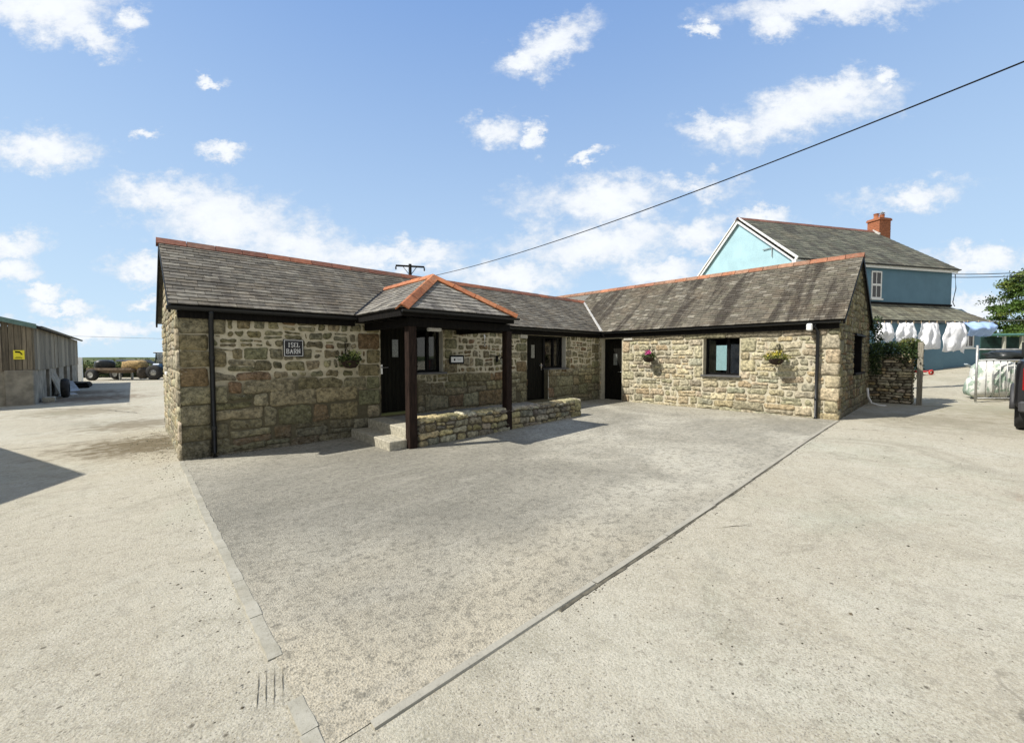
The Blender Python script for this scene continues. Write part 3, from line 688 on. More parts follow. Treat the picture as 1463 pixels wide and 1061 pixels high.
# A front slope, porch valley cut: three pieces left, right, above
PX,PX0,PX1=3.97,2.69,5.25; PYF=-2.0; sP=.8/1.28; PZ=3.2; yv=(PZ-ZE)/sA-.12
rA=thing_roof=slates('roof',[(-.10,-.12,ZE),(PX0,-.12,ZE),(PX,yv,PZ),(PX,WA/2,ZR),(-.10,WA/2,ZR)],(-.1,-.12,ZE),(3,-.12,ZE),.245,.13,gA,M['slateA'],barn)
slates('roof',[(PX1,-.12,ZE),vb,vt,(PX,WA/2,ZR),(PX,yv,PZ)],(PX1,-.12,ZE),vb,.245,.13,gA,M['slateA'],barn)
m_=MB(); m_.prism([(-.1,WA/2,ZR),(vx,WA/2,ZR),(L-.1,WA+.12,ZE),(-.1,WA+.12,ZE)],(0,0,-.05),(.16,.155,.14)); m_.build('roof',M['slateA'],barn)
# B west slope
slates('roof',[(L-.12,BY-.1,ZE),(XR,BY-.1,ZRB),(XR,WA/2,ZRB),vt,vb],(L-.12,0,ZE),(L-.12,BY-.1,ZE),.20,.105,gB,M['slateB'],barn)
m_=MB(); m_.prism([vt,(XR,WA/2,ZRB),(XR,4.3,ZRB),(L-.12,4.3,ZE)],(0,0,-.05),(.16,.155,.14)); m_.prism([(XR,BY-.1,ZRB),(XR,4.3,ZRB),(BX1+.12,4.3,ZE),(BX1+.12,BY-.1,ZE)],(0,0,-.05),(.16,.155,.14)); m_.build('roof',M['slateB'],barn)
# verge boards
m_=MB(); m_.obox((-.09,-.13,ZE-.075),(-.09,WA/2,ZR-.075),.03,.13,up=(0,0,1)); m_.obox((-.09,WA+.13,ZE-.075),(-.09,WA/2,ZR-.075),.03,.13); m_.build('bargeboard',M['black'],barn)
m_=MB(); m_.obox((L-.1,BY-.085,ZE-.07),(XR,BY-.085,ZRB-.06),.035,.05); m_.obox((BX1+.13,BY-.085,ZE-.07),(XR,BY-.085,ZRB-.06),.035,.12); m_.build('bargeboard',M['black'],barn)
# lead valley
m_=MB(); a=Vector(vb);b=Vector(vt); d=(b-a).normalized(); up=Vector((0,0,1)); sd=d.cross(up).normalized()
m_.add([a+sd*.035+Vector((0,-.04,.032)),b+sd*.035+Vector((0,0,.032)),b-sd*.035+Vector((0,0,.05)),a-sd*.035+Vector((0,-.04,.05))],[(0,1,2,3)]); 
m_.obox(a+Vector((0,-.03,.02)),b+Vector((0,0,.02)),.075,.03); m_.build('valley_flashing',M['lead'],barn)
# ridge tiles
def ridge(name,p,q,parent,cols,ln=.42,wing=.15,drop=.085,gapc=.012):
    p=Vector(p);q=Vector(q);d=(q-p);Lr=d.length;d.normalize();s_=d.cross(Vector((0,0,1))).normalized();u_=s_.cross(d)
    mb=MB(); n=max(1,round(Lr/ln)); l=Lr/n
    for i in range(n):
        a=p+d*(i*l+gapc/2);b=p+d*((i+1)*l-gapc/2)+Vector((0,0,R.uniform(-.004,.006))); c_=R.choice(cols); k=R.uniform(.8,1.2); cc=tuple(x*k for x in c_)
        vs=[]
        for e in (a,b):
            for (o,h) in ((-wing,-drop),(-.02,.025),(.02,.025),(wing,-drop),(wing-.01,-drop-.018),(0,0),(-wing+.01,-drop-.018)): vs.append(e+s_*o+u_*h)
        n7=7; fs=[(i_,(i_+1)%7,7+(i_+1)%7,7+i_) for i_ in range(7)]+[tuple(range(7)),tuple(range(13,6,-1))]
        mb.add(vs,fs,cc)
        # mortar fillet under the joint
    return mb.build(name,M['terra'],parent)
tA=[(.27,.105,.06),(.21,.09,.06),(.32,.125,.07),(.19,.10,.07)]; tB=[(.34,.15,.085),(.28,.13,.08),(.40,.18,.10),(.30,.17,.11)]; tP=[(.42,.16,.07),(.35,.135,.065),(.46,.19,.09)]
ridge('ridge_tiles',(-.14,WA/2,ZR+.03),(XR-.6,WA/2,ZR+.03),barn,tA,.45,.15,sA*.15)
ridge('ridge_tiles',(XR,BY-.12,ZRB+.03),(XR,4.32,ZRB+.03),barn,tB,.38,.14,sB*.14)
# fascia and gutters
m_=MB(); m_.box(.0,PX0+.02,-.075,-.03,ZE-.2,ZE-.02); m_.box(PX1-.02,L-.08,-.075,-.03,ZE-.2,ZE-.02); m_.box(L-.075,L-.034,BY-.0,-.08,ZE-.2,ZE-.02); m_.build('fascia',M['blackwood'],barn)
def gutter(name,p,q,r,parent):
    p=Vector(p);q=Vector(q);d=(q-p).normalized();s_=d.cross(Vector((0,0,1))).normalized(); mb=MB(); n=9; vs=[]
    for e in (p,q):
        for rr in (r,r-.006):
            for k in range(n): t=PI*k/(n-1); vs.append(e+s_*math.cos(t)*rr+Vector((0,0,-math.sin(t)*rr)))
    fs=[]
    for k in range(n-1): fs+=[(k,k+1,2*n+k+1,2*n+k),(n+k,n+k+1,3*n+k+1,3*n+k)]
    fs+=[(0,n,3*n,2*n),(n-1,2*n-1,4*n-1,3*n-1),tuple(range(n)),tuple(range(2*n,3*n))]; mb.add(vs,fs); return mb.build(name,M['pipe'],parent)
gutter('gutter',(-.13,-.14,ZE-.035),(PX0+.1,-.14,ZE-.035),.06,barn); gutter('gutter',(PX1-.1,-.14,ZE-.035),(L-.2,-.14,ZE-.035),.06,barn)
gutter('gutter',(L-.14,-.2,ZE-.035),(L-.14,BY-.02,ZE-.035),.045,barn)
def downpipe(x,y,z0,z1,ox,oy,wx,wy):
    m_=MB(); m_.tube([(ox,oy,z1),(ox,oy,z1-.06),(x,y,z1-.2),(x,y,z0+.06),(x+wx*-.06,y+wy*-.06,z0)],.036,10)
    o=m_.build('downpipe',M['pipe'],barn,True)
    for zz in (z1-.75,z0+.45,(z0+z1)/2+.05)[:2]:
        b=MB(); b.tube([(x,y,zz-.025),(x,y,zz+.025)],.044,10); b.box(x+min(0,wx)*.06-.03*abs(wy)-.006,x+max(0,wx)*.06+.03*abs(wy)+.006,y+min(0,wy)*.06-.03*abs(wx)-.006,y+max(0,wy)*.06+.03*abs(wx)+.006,zz-.012,zz+.012); b.build('bracket',M['pipe'],o)
downpipe(.41,-.075,.02,ZE-.06,.41,-.14,0,1)
downpipe(L-.085,-6.0,.15,ZE-.06,L-.14,-5.96,1,0)
# --- windows and doors
def door(x0,x1,z0,z1,y,axis,handle_side,hinge=1):
    """axis 'y': leaf in plane y=const facing -y; axis 'x': plane x=const facing -x, x0/x1 then are y values"""
    def bx(mb,a0,a1,d0,d1,c0,c1,**k):
        if axis=='y': mb.box(a0,a1,d0,d1,c0,c1,**k)
        else: mb.box(d0,d1,a0,a1,c0,c1,**k)
    m_=MB(); n=8; wdt=(x1-x0-.1)/n; px=(x0+x1)/2; lo,hi=1.52,1.9
    for i in range(n):
        a=x0+.05+i*wdt
        if a+wdt>px-.06 and a<px+.06:
            bx(m_,a+.003,a+wdt-.003,y,y+.045,z0+.03,z0+lo-.3); bx(m_,a+.003,a+wdt-.003,y,y+.045,z0+hi-.3,z1-.06)
        else: bx(m_,a+.003,a+wdt-.003,y,y+.045,z0+.03,z1-.06)
    bx(m_,x0+.05,x1-.05,y+.03,y+.05,z0+.03,z0+lo-.3); bx(m_,x0+.05,x1-.05,y+.03,y+.05,z0+hi-.3,z1-.06)
    d=m_.build('door',M['doorp'],barn)
    m_=MB(); bx(m_,x0,x0+.05,y-.03,y+.07,z0,z1); bx(m_,x1-.05,x1,y-.03,y+.07,z0,z1); bx(m_,x0+.05,x1-.05,y-.03,y+.07,z1-.06,z1); m_.build('frame',M['black'],d)
    m_=MB(); bx(m_,px-.07,px+.07,y+.012,y+.02,z0+lo-.3,z0+hi-.3); m_.build('pane',M['frost'],d)
    m_=MB(); hx=x0+.10 if handle_side<0 else x1-.10; bx(m_,hx-.022,hx+.022,y-.012,y,z0+.86,z0+1.06)
    dr=-handle_side
    if axis=='y': m_.tube([(hx,y-.012,z0+1.0),(hx,y-.06,z0+1.0),(hx+dr*.13,y-.06,z0+1.0)],.011,8)
    else: m_.tube([(y-.012,hx,z0+1.0),(y-.06,hx,z0+1.0),(y-.06,hx+dr*.13,z0+1.0)],.011,8)
    m_.build('handle',M['steel'],d); return d
M['doorp']=simple('dark_olive_boarded_door',(.008,.0075,.005),.7,spec=.12,var=.5,sc_=5,vec=(6,6,.7))
M['frost']=simple('frosted_pane',(.16,.17,.16),.12,var=.4,sc_=30,spec=.7)
door(3.26,4.12,.37,WT,.18,'y',-1)
m_=MB(); m_.box(3.26,4.12,.02,.17,.36,.40); m_.build('threshold',simple('mossy_threshold',(.16,.17,.06),.8),barn)
door(7.57,8.44,.33,2.2,.18,'y',1)
door(-.86,-.10,.08,2.17,L+.2,'x',-1)
def window(a0,a1,z0,z1,y,axis,mull,open_=None,sillp=.06):
    def bx(mb,p0,p1,d0,d1,c0,c1,**k):
        if axis=='y': mb.box(p0,p1,d0,d1,c0,c1,**k)
        else: mb.box(d0,d1,p0,p1,c0,c1,**k)
    root=MB(); t=.05
    bx(root,a0,a0+t,y,y+.07,z0,z1); bx(root,a1-t,a1,y,y+.07,z0,z1); bx(root,a0+t,a1-t,y,y+.07,z1-t,z1); bx(root,a0+t,a1-t,y,y+.07,z0,z0+t)
    w_=root.build('window',M['black'],barn)
    for mp_ in mull:
        m_=MB(); bx(m_,mp_-.03,mp_+.03,y-.01,y+.08,z0+t,z1-t); m_.build('mullion',M['black'],w_)
    m_=MB(); bx(m_,a0+t,a1-t,y+.03,y+.038,z0+t,z1-t); m_.build('pane',M['glass'],w_)
    m_=MB(); bx(m_,a0-.04,a1+.04,y-.2-sillp,y-.003,z0-.045,z0-.003); m_.build('sill',M['slatesill'],w_); return w_
M['slatesill']=simple('dark_slate_sill',(.10,.10,.10),.5,var=.2)
window(4.12,4.80,1.245,WT,.16,'y',[4.48],sillp=.06)
window(8.44,9.27,1.245,2.19,.16,'y',[8.86],sillp=.06)
wB_=window(-4.34,-3.42,1.085,2.10,L+.2,'x',[-4.0],sillp=.08)
# window dressings inside the wing
m_=MB(); 
for i in range(5): m_.box(L+.35,L+.38,-3.62+i*.034,-3.59+i*.034,1.12,2.02,jit=.004)
m_.build('curtain',simple('grey_curtain',(.30,.29,.25),.9,var=.1),barn)
# rear window of the wing
m_=MB(); m_.box(BX1-.3,BX1-.25,-2.5,-2.44,1.0,2.05); m_.box(BX1-.3,BX1-.25,-1.61,-1.55,1.0,2.05); m_.box(BX1-.3,BX1-.25,-2.44,-1.61,1.99,2.05); m_.box(BX1-.3,BX1-.25,-2.44,-1.61,1.0,1.06); m_.build('window',M['black'],barn)
# plaster reveal strips by the courtyard windows (pale)
for bb in ((4.785,4.797,.004,.155,1.25,2.25),(9.255,9.267,.004,.155,1.25,2.18),(8.445,8.475,-.012,.1,.34,1.19)):
    m_=MB(); m_.box(*bb); m_.build('reveal',M['plaster'],barn)
m_=MB(); m_.box(7.28,7.55,-.045,-.0,2.1,2.2); m_.build('lintel_stone',M['plaster'],barn)
m_=MB(); m_.box(L-.045,L,-1.25,-.95,2.1,2.17); m_.build('lintel_stone',M['plaster'],barn)
m_=MB(); m_.bevbox(L-.2,L+.18,-.9,-.06,.03,.13,.012,jit=.004); m_.build('door_step',M['granite'],barn)
# gable window of the wing with outward timber bars
m_=MB(); m_.box(13.0,14.5,BY+.25,BY+.3,1.1,2.17); gw=m_.build('window',M['darkglass'],barn)
m_=MB(); m_.obox((13.02,BY-.03,2.14),(14.75,BY-.03,2.14),.06,.05); m_.obox((13.02,BY-.03,1.12),(14.75,BY-.03,1.12),.06,.05); m_.box(13.0,13.09,BY+.0,BY+.24,1.101,2.17); m_.box(14.41,14.5,BY+.0,BY+.24,1.101,2.17); m_.build('frame',M['black'],gw)
# --- porch (part of the barn)
pr=MB(); 
pmat=M['slateA']
def tri(name,pts,e0,e1,parent): return slates(name,pts,e0,e1,.24,.125,[(.24,.23,.205),(.20,.19,.17),(.27,.255,.225),(.18,.17,.155)],M['slateA'],parent)
PA=(PX,-.90,PZ)
porch=tri('porch_roof',[(PX0,PYF,ZE),(PX,-.90,PZ),(PX,yv,PZ),(PX0,-.12,ZE)],(PX0,0,ZE),(PX0,PYF,ZE),barn)
tri('porch_roof',[(PX1,PYF,ZE),PA,(PX,yv,PZ),(PX1,-.12,ZE)],(PX1,PYF,ZE),(PX1,0,ZE),barn)
fr_=tri('porch_roof',[(PX0,PYF,ZE),(PX1,PYF,ZE),PA],(PX0,PYF,ZE),(PX1,PYF,ZE),barn)
ridge('hip_tiles',(PX0-.02,PYF-.03,ZE+.025),(PX,-.93,PZ+.03),barn,tP,.42,.12,.055)
ridge('hip_tiles',(PX1+.02,PYF-.03,ZE+.025),(PX,-.93,PZ+.03),barn,tP,.42,.12,.055)
ridge('ridge_tiles',(PX,-.93,PZ+.035),(PX,yv+.05,PZ+.035),barn,tP,.42,.13,.075)
m_=MB(); m_.obox((PX0-.0,-.14,ZE+.02),(PX-.03,yv,PZ+.012),.06,.012); m_.obox((PX1,-.14,ZE+.02),(PX+.03,yv,PZ+.012),.06,.012); m_.build('valley_flashing',M['black'],barn)
m_=MB(); fz=ZE-.02
m_.box(PX0+.03,PX1-.03,PYF+.03,PYF+.07,fz-.11,fz); m_.box(PX0+.03,PX0+.07,PYF+.071,-.08,fz-.11,fz); m_.box(PX1-.07,PX1-.03,PYF+.071,-.08,fz-.11,fz)
m_.box(PX0+.22,PX1-.0,-1.81,-1.67,fz-.26,fz-.12); m_.box(2.93,3.05,-1.66,-.0,fz-.26,fz-.12); m_.box(5.16,5.28,-1.66,-.0,fz-.26,fz-.12); m_.build('porch_beam',M['blackwood'],barn)
m_=MB(); m_.box(3.06,5.15,-1.66,-.03,fz-.16,fz-.14); m_.build('porch_ceiling',M['blackwood'],barn)
for px_,py_ in ((2.99,-1.74),(5.23,-1.74)):
    m_=MB(); m_.bevbox(px_-.075,px_+.075,py_-.075,py_+.075,.0,fz-.262,.006); m_.build('post',M['postwood'] if px_<4 else M['postwood'],barn)
gutter('gutter',(PX0+.0,PYF-.02,ZE-.03),(PX1+.05,PYF-.02,ZE-.03),.045,barn)
m_=MB(); m_.box(3.4,3.75,-1.6,-1.5,fz-.20,fz-.165); m_.build('vent_trim',simple('pale_pine',(.5,.36,.2),.6),barn)
# ================================================================= steps, porch terrace, low wall
stp=thing('granite_steps','pair of worn granite slab steps up to the porch door','steps',(2.6,-1.7,0))
m_=MB(); m_.bevbox(.0,.36,.0,.82,-.05,.175,.012,jit=.004); m_.bevbox(0.01,.36,.83,1.66,-.05,.17,.012,jit=.004); m_.build('step',M['granite'],stp)
m_=MB(); m_.bevbox(.34,.72,.04,.85,.0,.345,.012,jit=.004); m_.bevbox(.35,.72,.86,1.66,.0,.34,.012,jit=.004); m_.build('step',M['granite'],stp)
m_=MB(); m_.box(3.325,7.5,-1.5,-.02,-.05,.33); ter=m_.build('terrace',M['terr']); struct(ter)
lw=thing('low_stone_wall','knee-high rubble stone wall in front of the porch terrace','wall',(3.1,-1.8,0))
m_=MB(); m_.box(.02,4.58,.02,.3,-.05,.47); lwm=m_.build('core',M['mortarC'],lw)
st=MB(); T=lambda u,v,d:(u,.02-d,v)
rubble(st,T,.0,4.6,.0,.50,lambda v,u:(.10,.2,.14,.42,.016,.035),palC,quoins=[(4.2,4.6,.0,.5,-1)])
T=lambda u,v,d:(4.58+d,u,v); rubble(st,T,.0,.3,.0,.50,lambda v,u:(.14,.25,.2,.4,.016,.03),palC)
T=lambda u,v,d:(.02-d,u,v); rubble(st,T,.0,.3,.0,.50,lambda v,u:(.14,.25,.2,.4,.016,.03),palC)
T=lambda u,v,d:(u,.3+d,v); rubble(st,T,.0,4.6,.3,.50,lambda v,u:(.1,.2,.2,.4,.016,.02),palC)
st.build('stonework',M['stoneC'],lw,True)
st=MB(); T=lambda u,v,d:(u,v,.47+d); 
u=0
while u<4.6:
    u2=min(4.6,u+R.uniform(.3,.6)); stone(st,[(u,-.01),(u2,-.01),(u2,.31),(u,.31)],.014,.05+R.uniform(0,.02),T,tuple(k*1.25 for k in palC(0,0)),True); u=u2
st.build('coping',M['stoneC'],lw,True)
# ================================================================= wall furniture
def letters(mb,txt,x0,z0,h,y,wd,sp):
    G_={'I':[[(.5,0),(.5,1)],[(.2,0),(.8,0)],[(.2,1),(.8,1)]],'S':[[(.95,.82),(.7,1),(.3,1),(.08,.82),(.15,.6),(.85,.4),(.95,.18),(.7,0),(.3,0),(.05,.2)]],
     'E':[[(.15,0),(.15,1)],[(.0,1),(.9,1),(.9,.82)],[(.15,.52),(.65,.52)],[(.0,0),(.95,0),(.95,.2)]],'L':[[(.2,0),(.2,1)],[(.0,1),(.42,1)],[(.0,0),(.95,0),(.95,.22)]],
     'B':[[(.15,0),(.15,1)],[(.0,1),(.65,1),(.85,.85),(.85,.68),(.62,.53),(.15,.53)],[(.62,.53),(.95,.36),(.95,.16),(.7,0),(.0,0)]],
     'A':[[(.1,0),(.5,1),(.9,0)],[(.28,.36),(.72,.36)],[(-.05,0),(.25,0)],[(.75,0),(1.05,0)]],
     'R':[[(.15,0),(.15,1)],[(.0,1),(.65,1),(.88,.85),(.88,.66),(.62,.5),(.15,.5)],[(.5,.5),(.95,0),(1.05,0)],[(.0,0),(.32,0)]],
     'N':[[(.12,0),(.12,1),(.88,0),(.88,1)],[(-.03,0),(.3,0)],[(-.03,1),(.2,1)],[(.7,1),(1.05,1)]]}
    x=x0
    for ch in txt:
        for pl in G_[ch]:
            for a,b in zip(pl[:-1],pl[1:]): 
                mb.obox((x+a[0]*wd,y,z0+a[1]*h),(x+b[0]*wd,y,z0+b[1]*h),h*(.13 if abs(a[0]-b[0])<.5 else .08),.004,up=(0,1,0))
        x+=wd+sp
sg=thing('name_sign','square black slate name plate with white serif letters on stone wall','sign',(1.44,-.035,1.60))
m_=MB(); m_.bevbox(.0,.33,-.012,.012,.0,.31,.004); m_.build('plate',simple('black_slate_plate',(.012,.013,.015),.45),sg)
m_=MB(); m_.box(.012,.318,-.016,-.0125,.012,.02); m_.box(.012,.318,-.016,-.0125,.29,.298); m_.box(.012,.02,-.016,-.0125,.021,.289); m_.box(.31,.318,-.016,-.0125,.021,.289); m_.build('border',M['white'],sg)
m_=MB(); letters(m_,'ISEL',.072,.175,.075,-.015,.038,.012); letters(m_,'BARN',.045,.06,.08,-.015,.046,.014); m_.build('lettering',M['white'],sg)
pq=thing('wall_plaque','small white plaque in black frame on wall between window and porch post','plaque',(4.95,-.03,1.42))
m_=MB(); m_.box(.0,.41,-.02,.01,.0,.21); m_.build('frame',M['black'],pq)
m_=MB(); m_.box(.035,.375,-.026,-.0205,.04,.17); m_.build('panel',M['white'],pq)
m_=MB(); m_.box(.11,.15,-.03,-.0265,.08,.13); m_.box(.20,.33,-.03,-.0265,.115,.12); m_.box(.22,.31,-.03,-.0265,.09,.095); m_.build('symbol',M['black'],pq)
def leafcloud(mb,pts,size,cols,n_per=1,flat=.0,asp=1.8):
    for p in pts:
        for _ in range(n_per):
            s_=size*R.uniform(.6,1.35); d=Vector((R.gauss(0,1),R.gauss(0,1),R.gauss(0,1)-flat)).normalized(); e=d.cross(Vector((R.gauss(0,1),R.gauss(0,1),R.gauss(0,1)))).normalized()
            c_=R.choice(cols); k=R.uniform(.7,1.3); q=Vector(p)
            mb.add([q,q+d*s_*.5+e*s_*.5/asp,q+d*s_,q+d*s_*.5-e*s_*.5/asp],[(0,1,2,3)],tuple(x*k for x in c_))
def basket(loc,label,greens,flowers,rz,droop=0,wide=.17,group='hanging flower baskets on the barn walls'):
    b=thing('hanging_basket',label,'flower basket',loc,rz,group)   # local: wall is +y side at y=.26; centre at 0
    m_=MB(); prof=[(.02,-.15),(.09,-.14),(.14,-.09),(.165,-.02),(.17,.0),(.155,.0),(.0,-.01)]
    m_.lathe(prof,(0,0,0),18); m_.build('bowl',simple('dark_coir_bowl',(.035,.022,.014),.95,var=.4,bump=.6),b,True)
    m_=MB(); m_.tube([(0,.25,.32),(0,.0,.32)],.008,6); m_.tube([(0,.25,.16),(0,.08,.32)],.007,6); m_.tube([(0,.25,.12),(0,.25,.36)],.009,6)
    for k in range(3): t=2*PI*k/3; m_.tube([(0,0,.32),(.16*math.cos(t),.16*math.sin(t),0)],.003,5)
    m_.build('bracket',M['black'],b)
    m_=MB(); pts=[]
    for _ in range(330):
        t=R.uniform(0,2*PI); r=wide*math.sqrt(R.random())*1.15; z=.02+R.uniform(-.03,.13)*(1.2-r/wide/1.3)
        if R.random()<.3: z-=R.uniform(0,droop+.05)*(r/wide)
        pts.append((r*math.cos(t)*1.15,r*math.sin(t),z))
    leafcloud(m_,pts,.055,greens); m_.build('foliage',M['leaf'],b)
    if flowers:
        m_=MB()
        for _ in range(flowers[1]):
            t=R.uniform(0,2*PI); r=wide*R.random()*flowers[3]; p=Vector((r*math.cos(t)+flowers[2],r*math.sin(t)-.03,.10+R.uniform(-.02,.09)))
            for k in range(5):
                a=2*PI*k/5; d=Vector((math.cos(a),-.5,math.sin(a)))*.032
                m_.add([p,p+d+Vector((.014,0,.01)),p+d*1.25,p+d+Vector((-.014,0,-.01))],[(0,1,2,3)],flowers[0][k%len(flowers[0])])
        m_.build('flowers',M['leaf'],b)
    return b
Gd=[(.035,.06,.015),(.05,.085,.02),(.03,.045,.012),(.09,.12,.03)]
Gy=[(.14,.16,.03),(.20,.20,.045),(.09,.12,.025),(.26,.25,.07)]
basket((2.52,-.29,1.53),'small green basket under the shade of the eave beside the black name sign',Gd,([(.3,.35,.1)],8,0,.9),0,droop=.1,wide=.17)
basket((L-.26,-1.93,1.56),'basket with pink petunias on the sunlit wing wall',Gd,([(.62,.08,.30),(.70,.16,.42)],26,.02,.7),PI/2*-1,droop=.12,wide=.15)
basket((L-.29,-5.24,1.53),'basket of yellow-green trailing leaves nearest the wing downpipe',Gy,([(.5,.42,.05)],10,0,.9),-PI/2,droop=.05,wide=.2)
# wall lantern under porch
ln_=thing('wall_lantern','small black lantern on the porch wall behind the second post','lantern',(6.43,-.03,1.5))
m_=MB(); m_.box(-.03,.03,-.02,.01,-.05,.12); m_.tube([(0,-.01,.08),(0,-.12,.13),(0,-.2,.09)],.01,6); m_.build('bracket',M['black'],ln_)
m_=MB(); m_.lathe([(.0,.1),(.06,.06),(.075,.05),(.06,.045)],(0,-.2,0),6); m_.lathe([(.05,-.13),(.0,-.14)],(0,-.2,0),6); m_.build('cap',M['black'],ln_)
m_=MB(); m_.lathe([(.035,-.12),(.055,.045)],(0,-.2,0),6); m_.build('pane',M['glass'],ln_)
wl=thing('floodlight','small white wall light tucked under the wing gutter above the downpipe','light',(L-.1,-5.86,2.17))
m_=MB(); m_.bevbox(-.14,-.02,-.055,.055,-.0,.16,.02); m_.build('lamp_head',M['white'],wl,False)
m_=MB(); m_.box(-.02,.08,-.03,.03,.03,.10); m_.tube([(-.02,-.02,0),(.0,-.14,-.1),(.06,-.14,-.2)],.006,6); m_.build('mount',M['black'],wl)
cl=thing('ceiling_lamp','white strip light under the porch ceiling','lamp',(4.25,-.5,2.19))
m_=MB(); m_.bevbox(-.16,.16,-.05,.05,-.05,.03,.015); m_.build('diffuser',M['white'],cl)
m_=MB(); m_.box(-.18,.18,-.06,.06,.031,.045); m_.build('mount',M['black'],cl)
pp=MB(); pp.tube([(0,0,0),(0,-.02,-.04),(.0,-.02,-.3)],.02,8); tag(pp.build('overflow_pipe',M['white'],None,True,(6.0,-.04,2.15)),'short white overflow pipe under the eave beside the porch','pipe')
hz=MB(); hz.tube([(0,0,.5),(0,-.02,.25),(.0,-.10,.06),(0,-.28,.01),(0,-.42,.01)],.028,8); hz=hz.build('hose',M['white'],None,True,(15.2,-6.45,g(15,-6.5))); tag(hz,'white curved pipe bending onto the ground at the gable corner','pipe')

# ================================================================= overhead line and poles
def pole():
    t=thing('utility_pole','wooden electricity pole with crossarm rising behind the barn roof','pole',(14.65,19.2,0))
    m_=MB(); m_.tube([(0,0,-.3),(0,0,8.4)],[.15,.11],10); m_.build('shaft',M['blackwood'],t,True)
    d=Vector((.73,-.68,0)); a=d*1.05+Vector((0,0,8.18)); b=d*-1.05+Vector((0,0,8.30))
    m_=MB(); m_.obox(a,b,.1,.12); m_.build('crossarm',M['blackwood'],t)
    m_=MB()
    for sg_ in (1,-1): m_.obox((0,0,7.55),d*.5*sg_+Vector((0,0,8.2)),.03,.04)
    m_.build('brace',M['blackwood'],t)
    for e in (a,b):
        m_=MB(); m_.lathe([(.03,-.02),(.06,-.06),(.035,-.1),(.07,-.14),(.035,-.18),(.065,-.22),(.02,-.28)],e+Vector((0,0,-.02)),10); m_.build('insulator',M['black'],t)
pole()
m_=MB(); pts=[]
for i in range(41):
    t=-.0+i/40*1.35; pts.append((14.65-2.2*t,19.2-28.1*t,6.72+2.25*(t-.47)**2))
m_.tube(pts,.017,6); tag(m_.build('overhead_cable',M['black']),'black overhead cable sagging above the yard from the pole','cable')
m_=MB(); pts=[]
for i in range(30):
    t=i/29; pts.append((-45+140*t,70-5*t,5.1-1.0*math.sin(PI*t)))
m_.tube(pts,.02,5); tag(m_.build('telephone_wire',M['galv']),'thin distant wire crossing low over the hedge','wire')

# ================================================================= left timber shed
def shed(name,label,loc,wd,ln,he,rise,gable_x=False):
    s_=thing(name,label,'shed',loc)     # local: x 0..-wd, y 0..ln
    b=MB()
    for (p0,p1,fl) in (((0,0),(0,ln),0),((-wd,0),(0,0),1)):
        # concrete lower half with gaps between pillars on the long side
        if fl==0:
            y=0.0; segs=[(0,2.75),(3.65,5.6),(6.6,8.3),(9.7,11),(12.2,ln)]
            for a_,c_ in segs: b.bevbox(-.22,0,a_,min(c_,ln),-.1,1.18,.015,jit=.006)
        else: 
            z=-.1
            b.bevbox(-wd,-.9,.02,.2,-.1,1.17,.01); b.bevbox(-.62,-.0-.001,-.03,.22,-.1,1.175,.015,jit=.004)
            b.bevbox(-.9,-.62,.03,.2,-.1,1.17,.01)
    b.box(-wd,-wd+.2,.2,ln,-.1,1.17); b.box(-wd+.2,-.25,ln-.2,ln-.01,-.1,1.17)
    b.build('concrete_base',M['concrete_old'],s_)
    b=MB(); y=0
    while y<ln:
        w_=R.uniform(.45,1.1); y2=min(ln,y+w_); k=R.uniform(.6,1.25); c_=(.25*k,.225*k,.175*k)
        b.box(-.03,.02+R.uniform(0,.02),y+.012,y2-.012,1.17+R.uniform(-.03,.02),he-.04,c_,jit=.004); y=y2
    x=-wd
    b.box(-wd,-.031,.0+.03,.035,1.19,he-.04,(.05,.045,.04))
    x=-.0
    while x>-wd:
        w_=R.uniform(.10,.17); x2=max(-wd,x-w_); k=R.uniform(.6,1.2); c_=(.185*k,.16*k,.12*k); 
        top_=he-.04+(rise*min(abs((x+x2)/2),wd-abs((x+x2)/2))/(wd/2))
        b.box(x2+.006,x-.004,-.01+R.uniform(-.006,.006),.028,1.17+R.uniform(-.02,.02),top_,c_); x=x2
    b.box(-wd,-wd+.03,.04,ln,1.17,he-.04); b.box(-wd+.04,-.04,ln-.04,ln,1.17,he-.04)
    b.build('cladding',M['plank'],s_)
    b=MB(); h_=rise
    for sx0,sx1 in ((.12,-wd/2),(-wd-.12,-wd/2)):
        b.prism([(sx0,-.15,he-.02),(sx0,ln+.2,he-.02),(sx1,ln+.2,he+h_+.0),(sx1,-.15,he+h_)],(0,0,.05))
    b.build('roof',simple('fibre_cement_roof',(.2,.2,.19),.9,var=.25,bump=.3),s_)
    b=MB(); b.prism([(.13,-.17,he-.10),(-wd/2,-.17,he+h_-.08),(-wd/2,-.17,he+h_+.06),(.13,-.17,he+.06)],(0,.018,0)); b.prism([(-wd-.13,-.17,he-.10),(-wd/2,-.171,he+h_-.08),(-wd/2,-.171,he+h_+.06),(-wd-.13,-.17,he+.06)],(0,.018,0)); b.build('fascia',M['greenmetal'],s_)
    gutter('gutter',(.19,-.12,he-.0),(.19,ln+.2,he-.0),.07,s_)
    b=MB(); b.box(-wd+.25,-.26,.25,ln-.25,.0,.02); b.box(-1.2,-1.15,.25,ln-.25,.03,he); b.build('interior',M['dark'],s_)
    return s_
sh=shed('timber_shed','long farm shed of grey vertical boards over broken concrete pillars','' or (-2.97,13.04,0),7.0,15.4,2.66,1.0)
ys=thing('warning_sign','yellow camera warning sign screwed to the grey shed boards','sign',(-3.26,13.0,1.52))
m_=MB(); m_.box(-.12,.12,-.006,.006,.02,.32); m_.build('plate',simple('yellow_sign',(.80,.70,.03),.4,var=.03),ys)
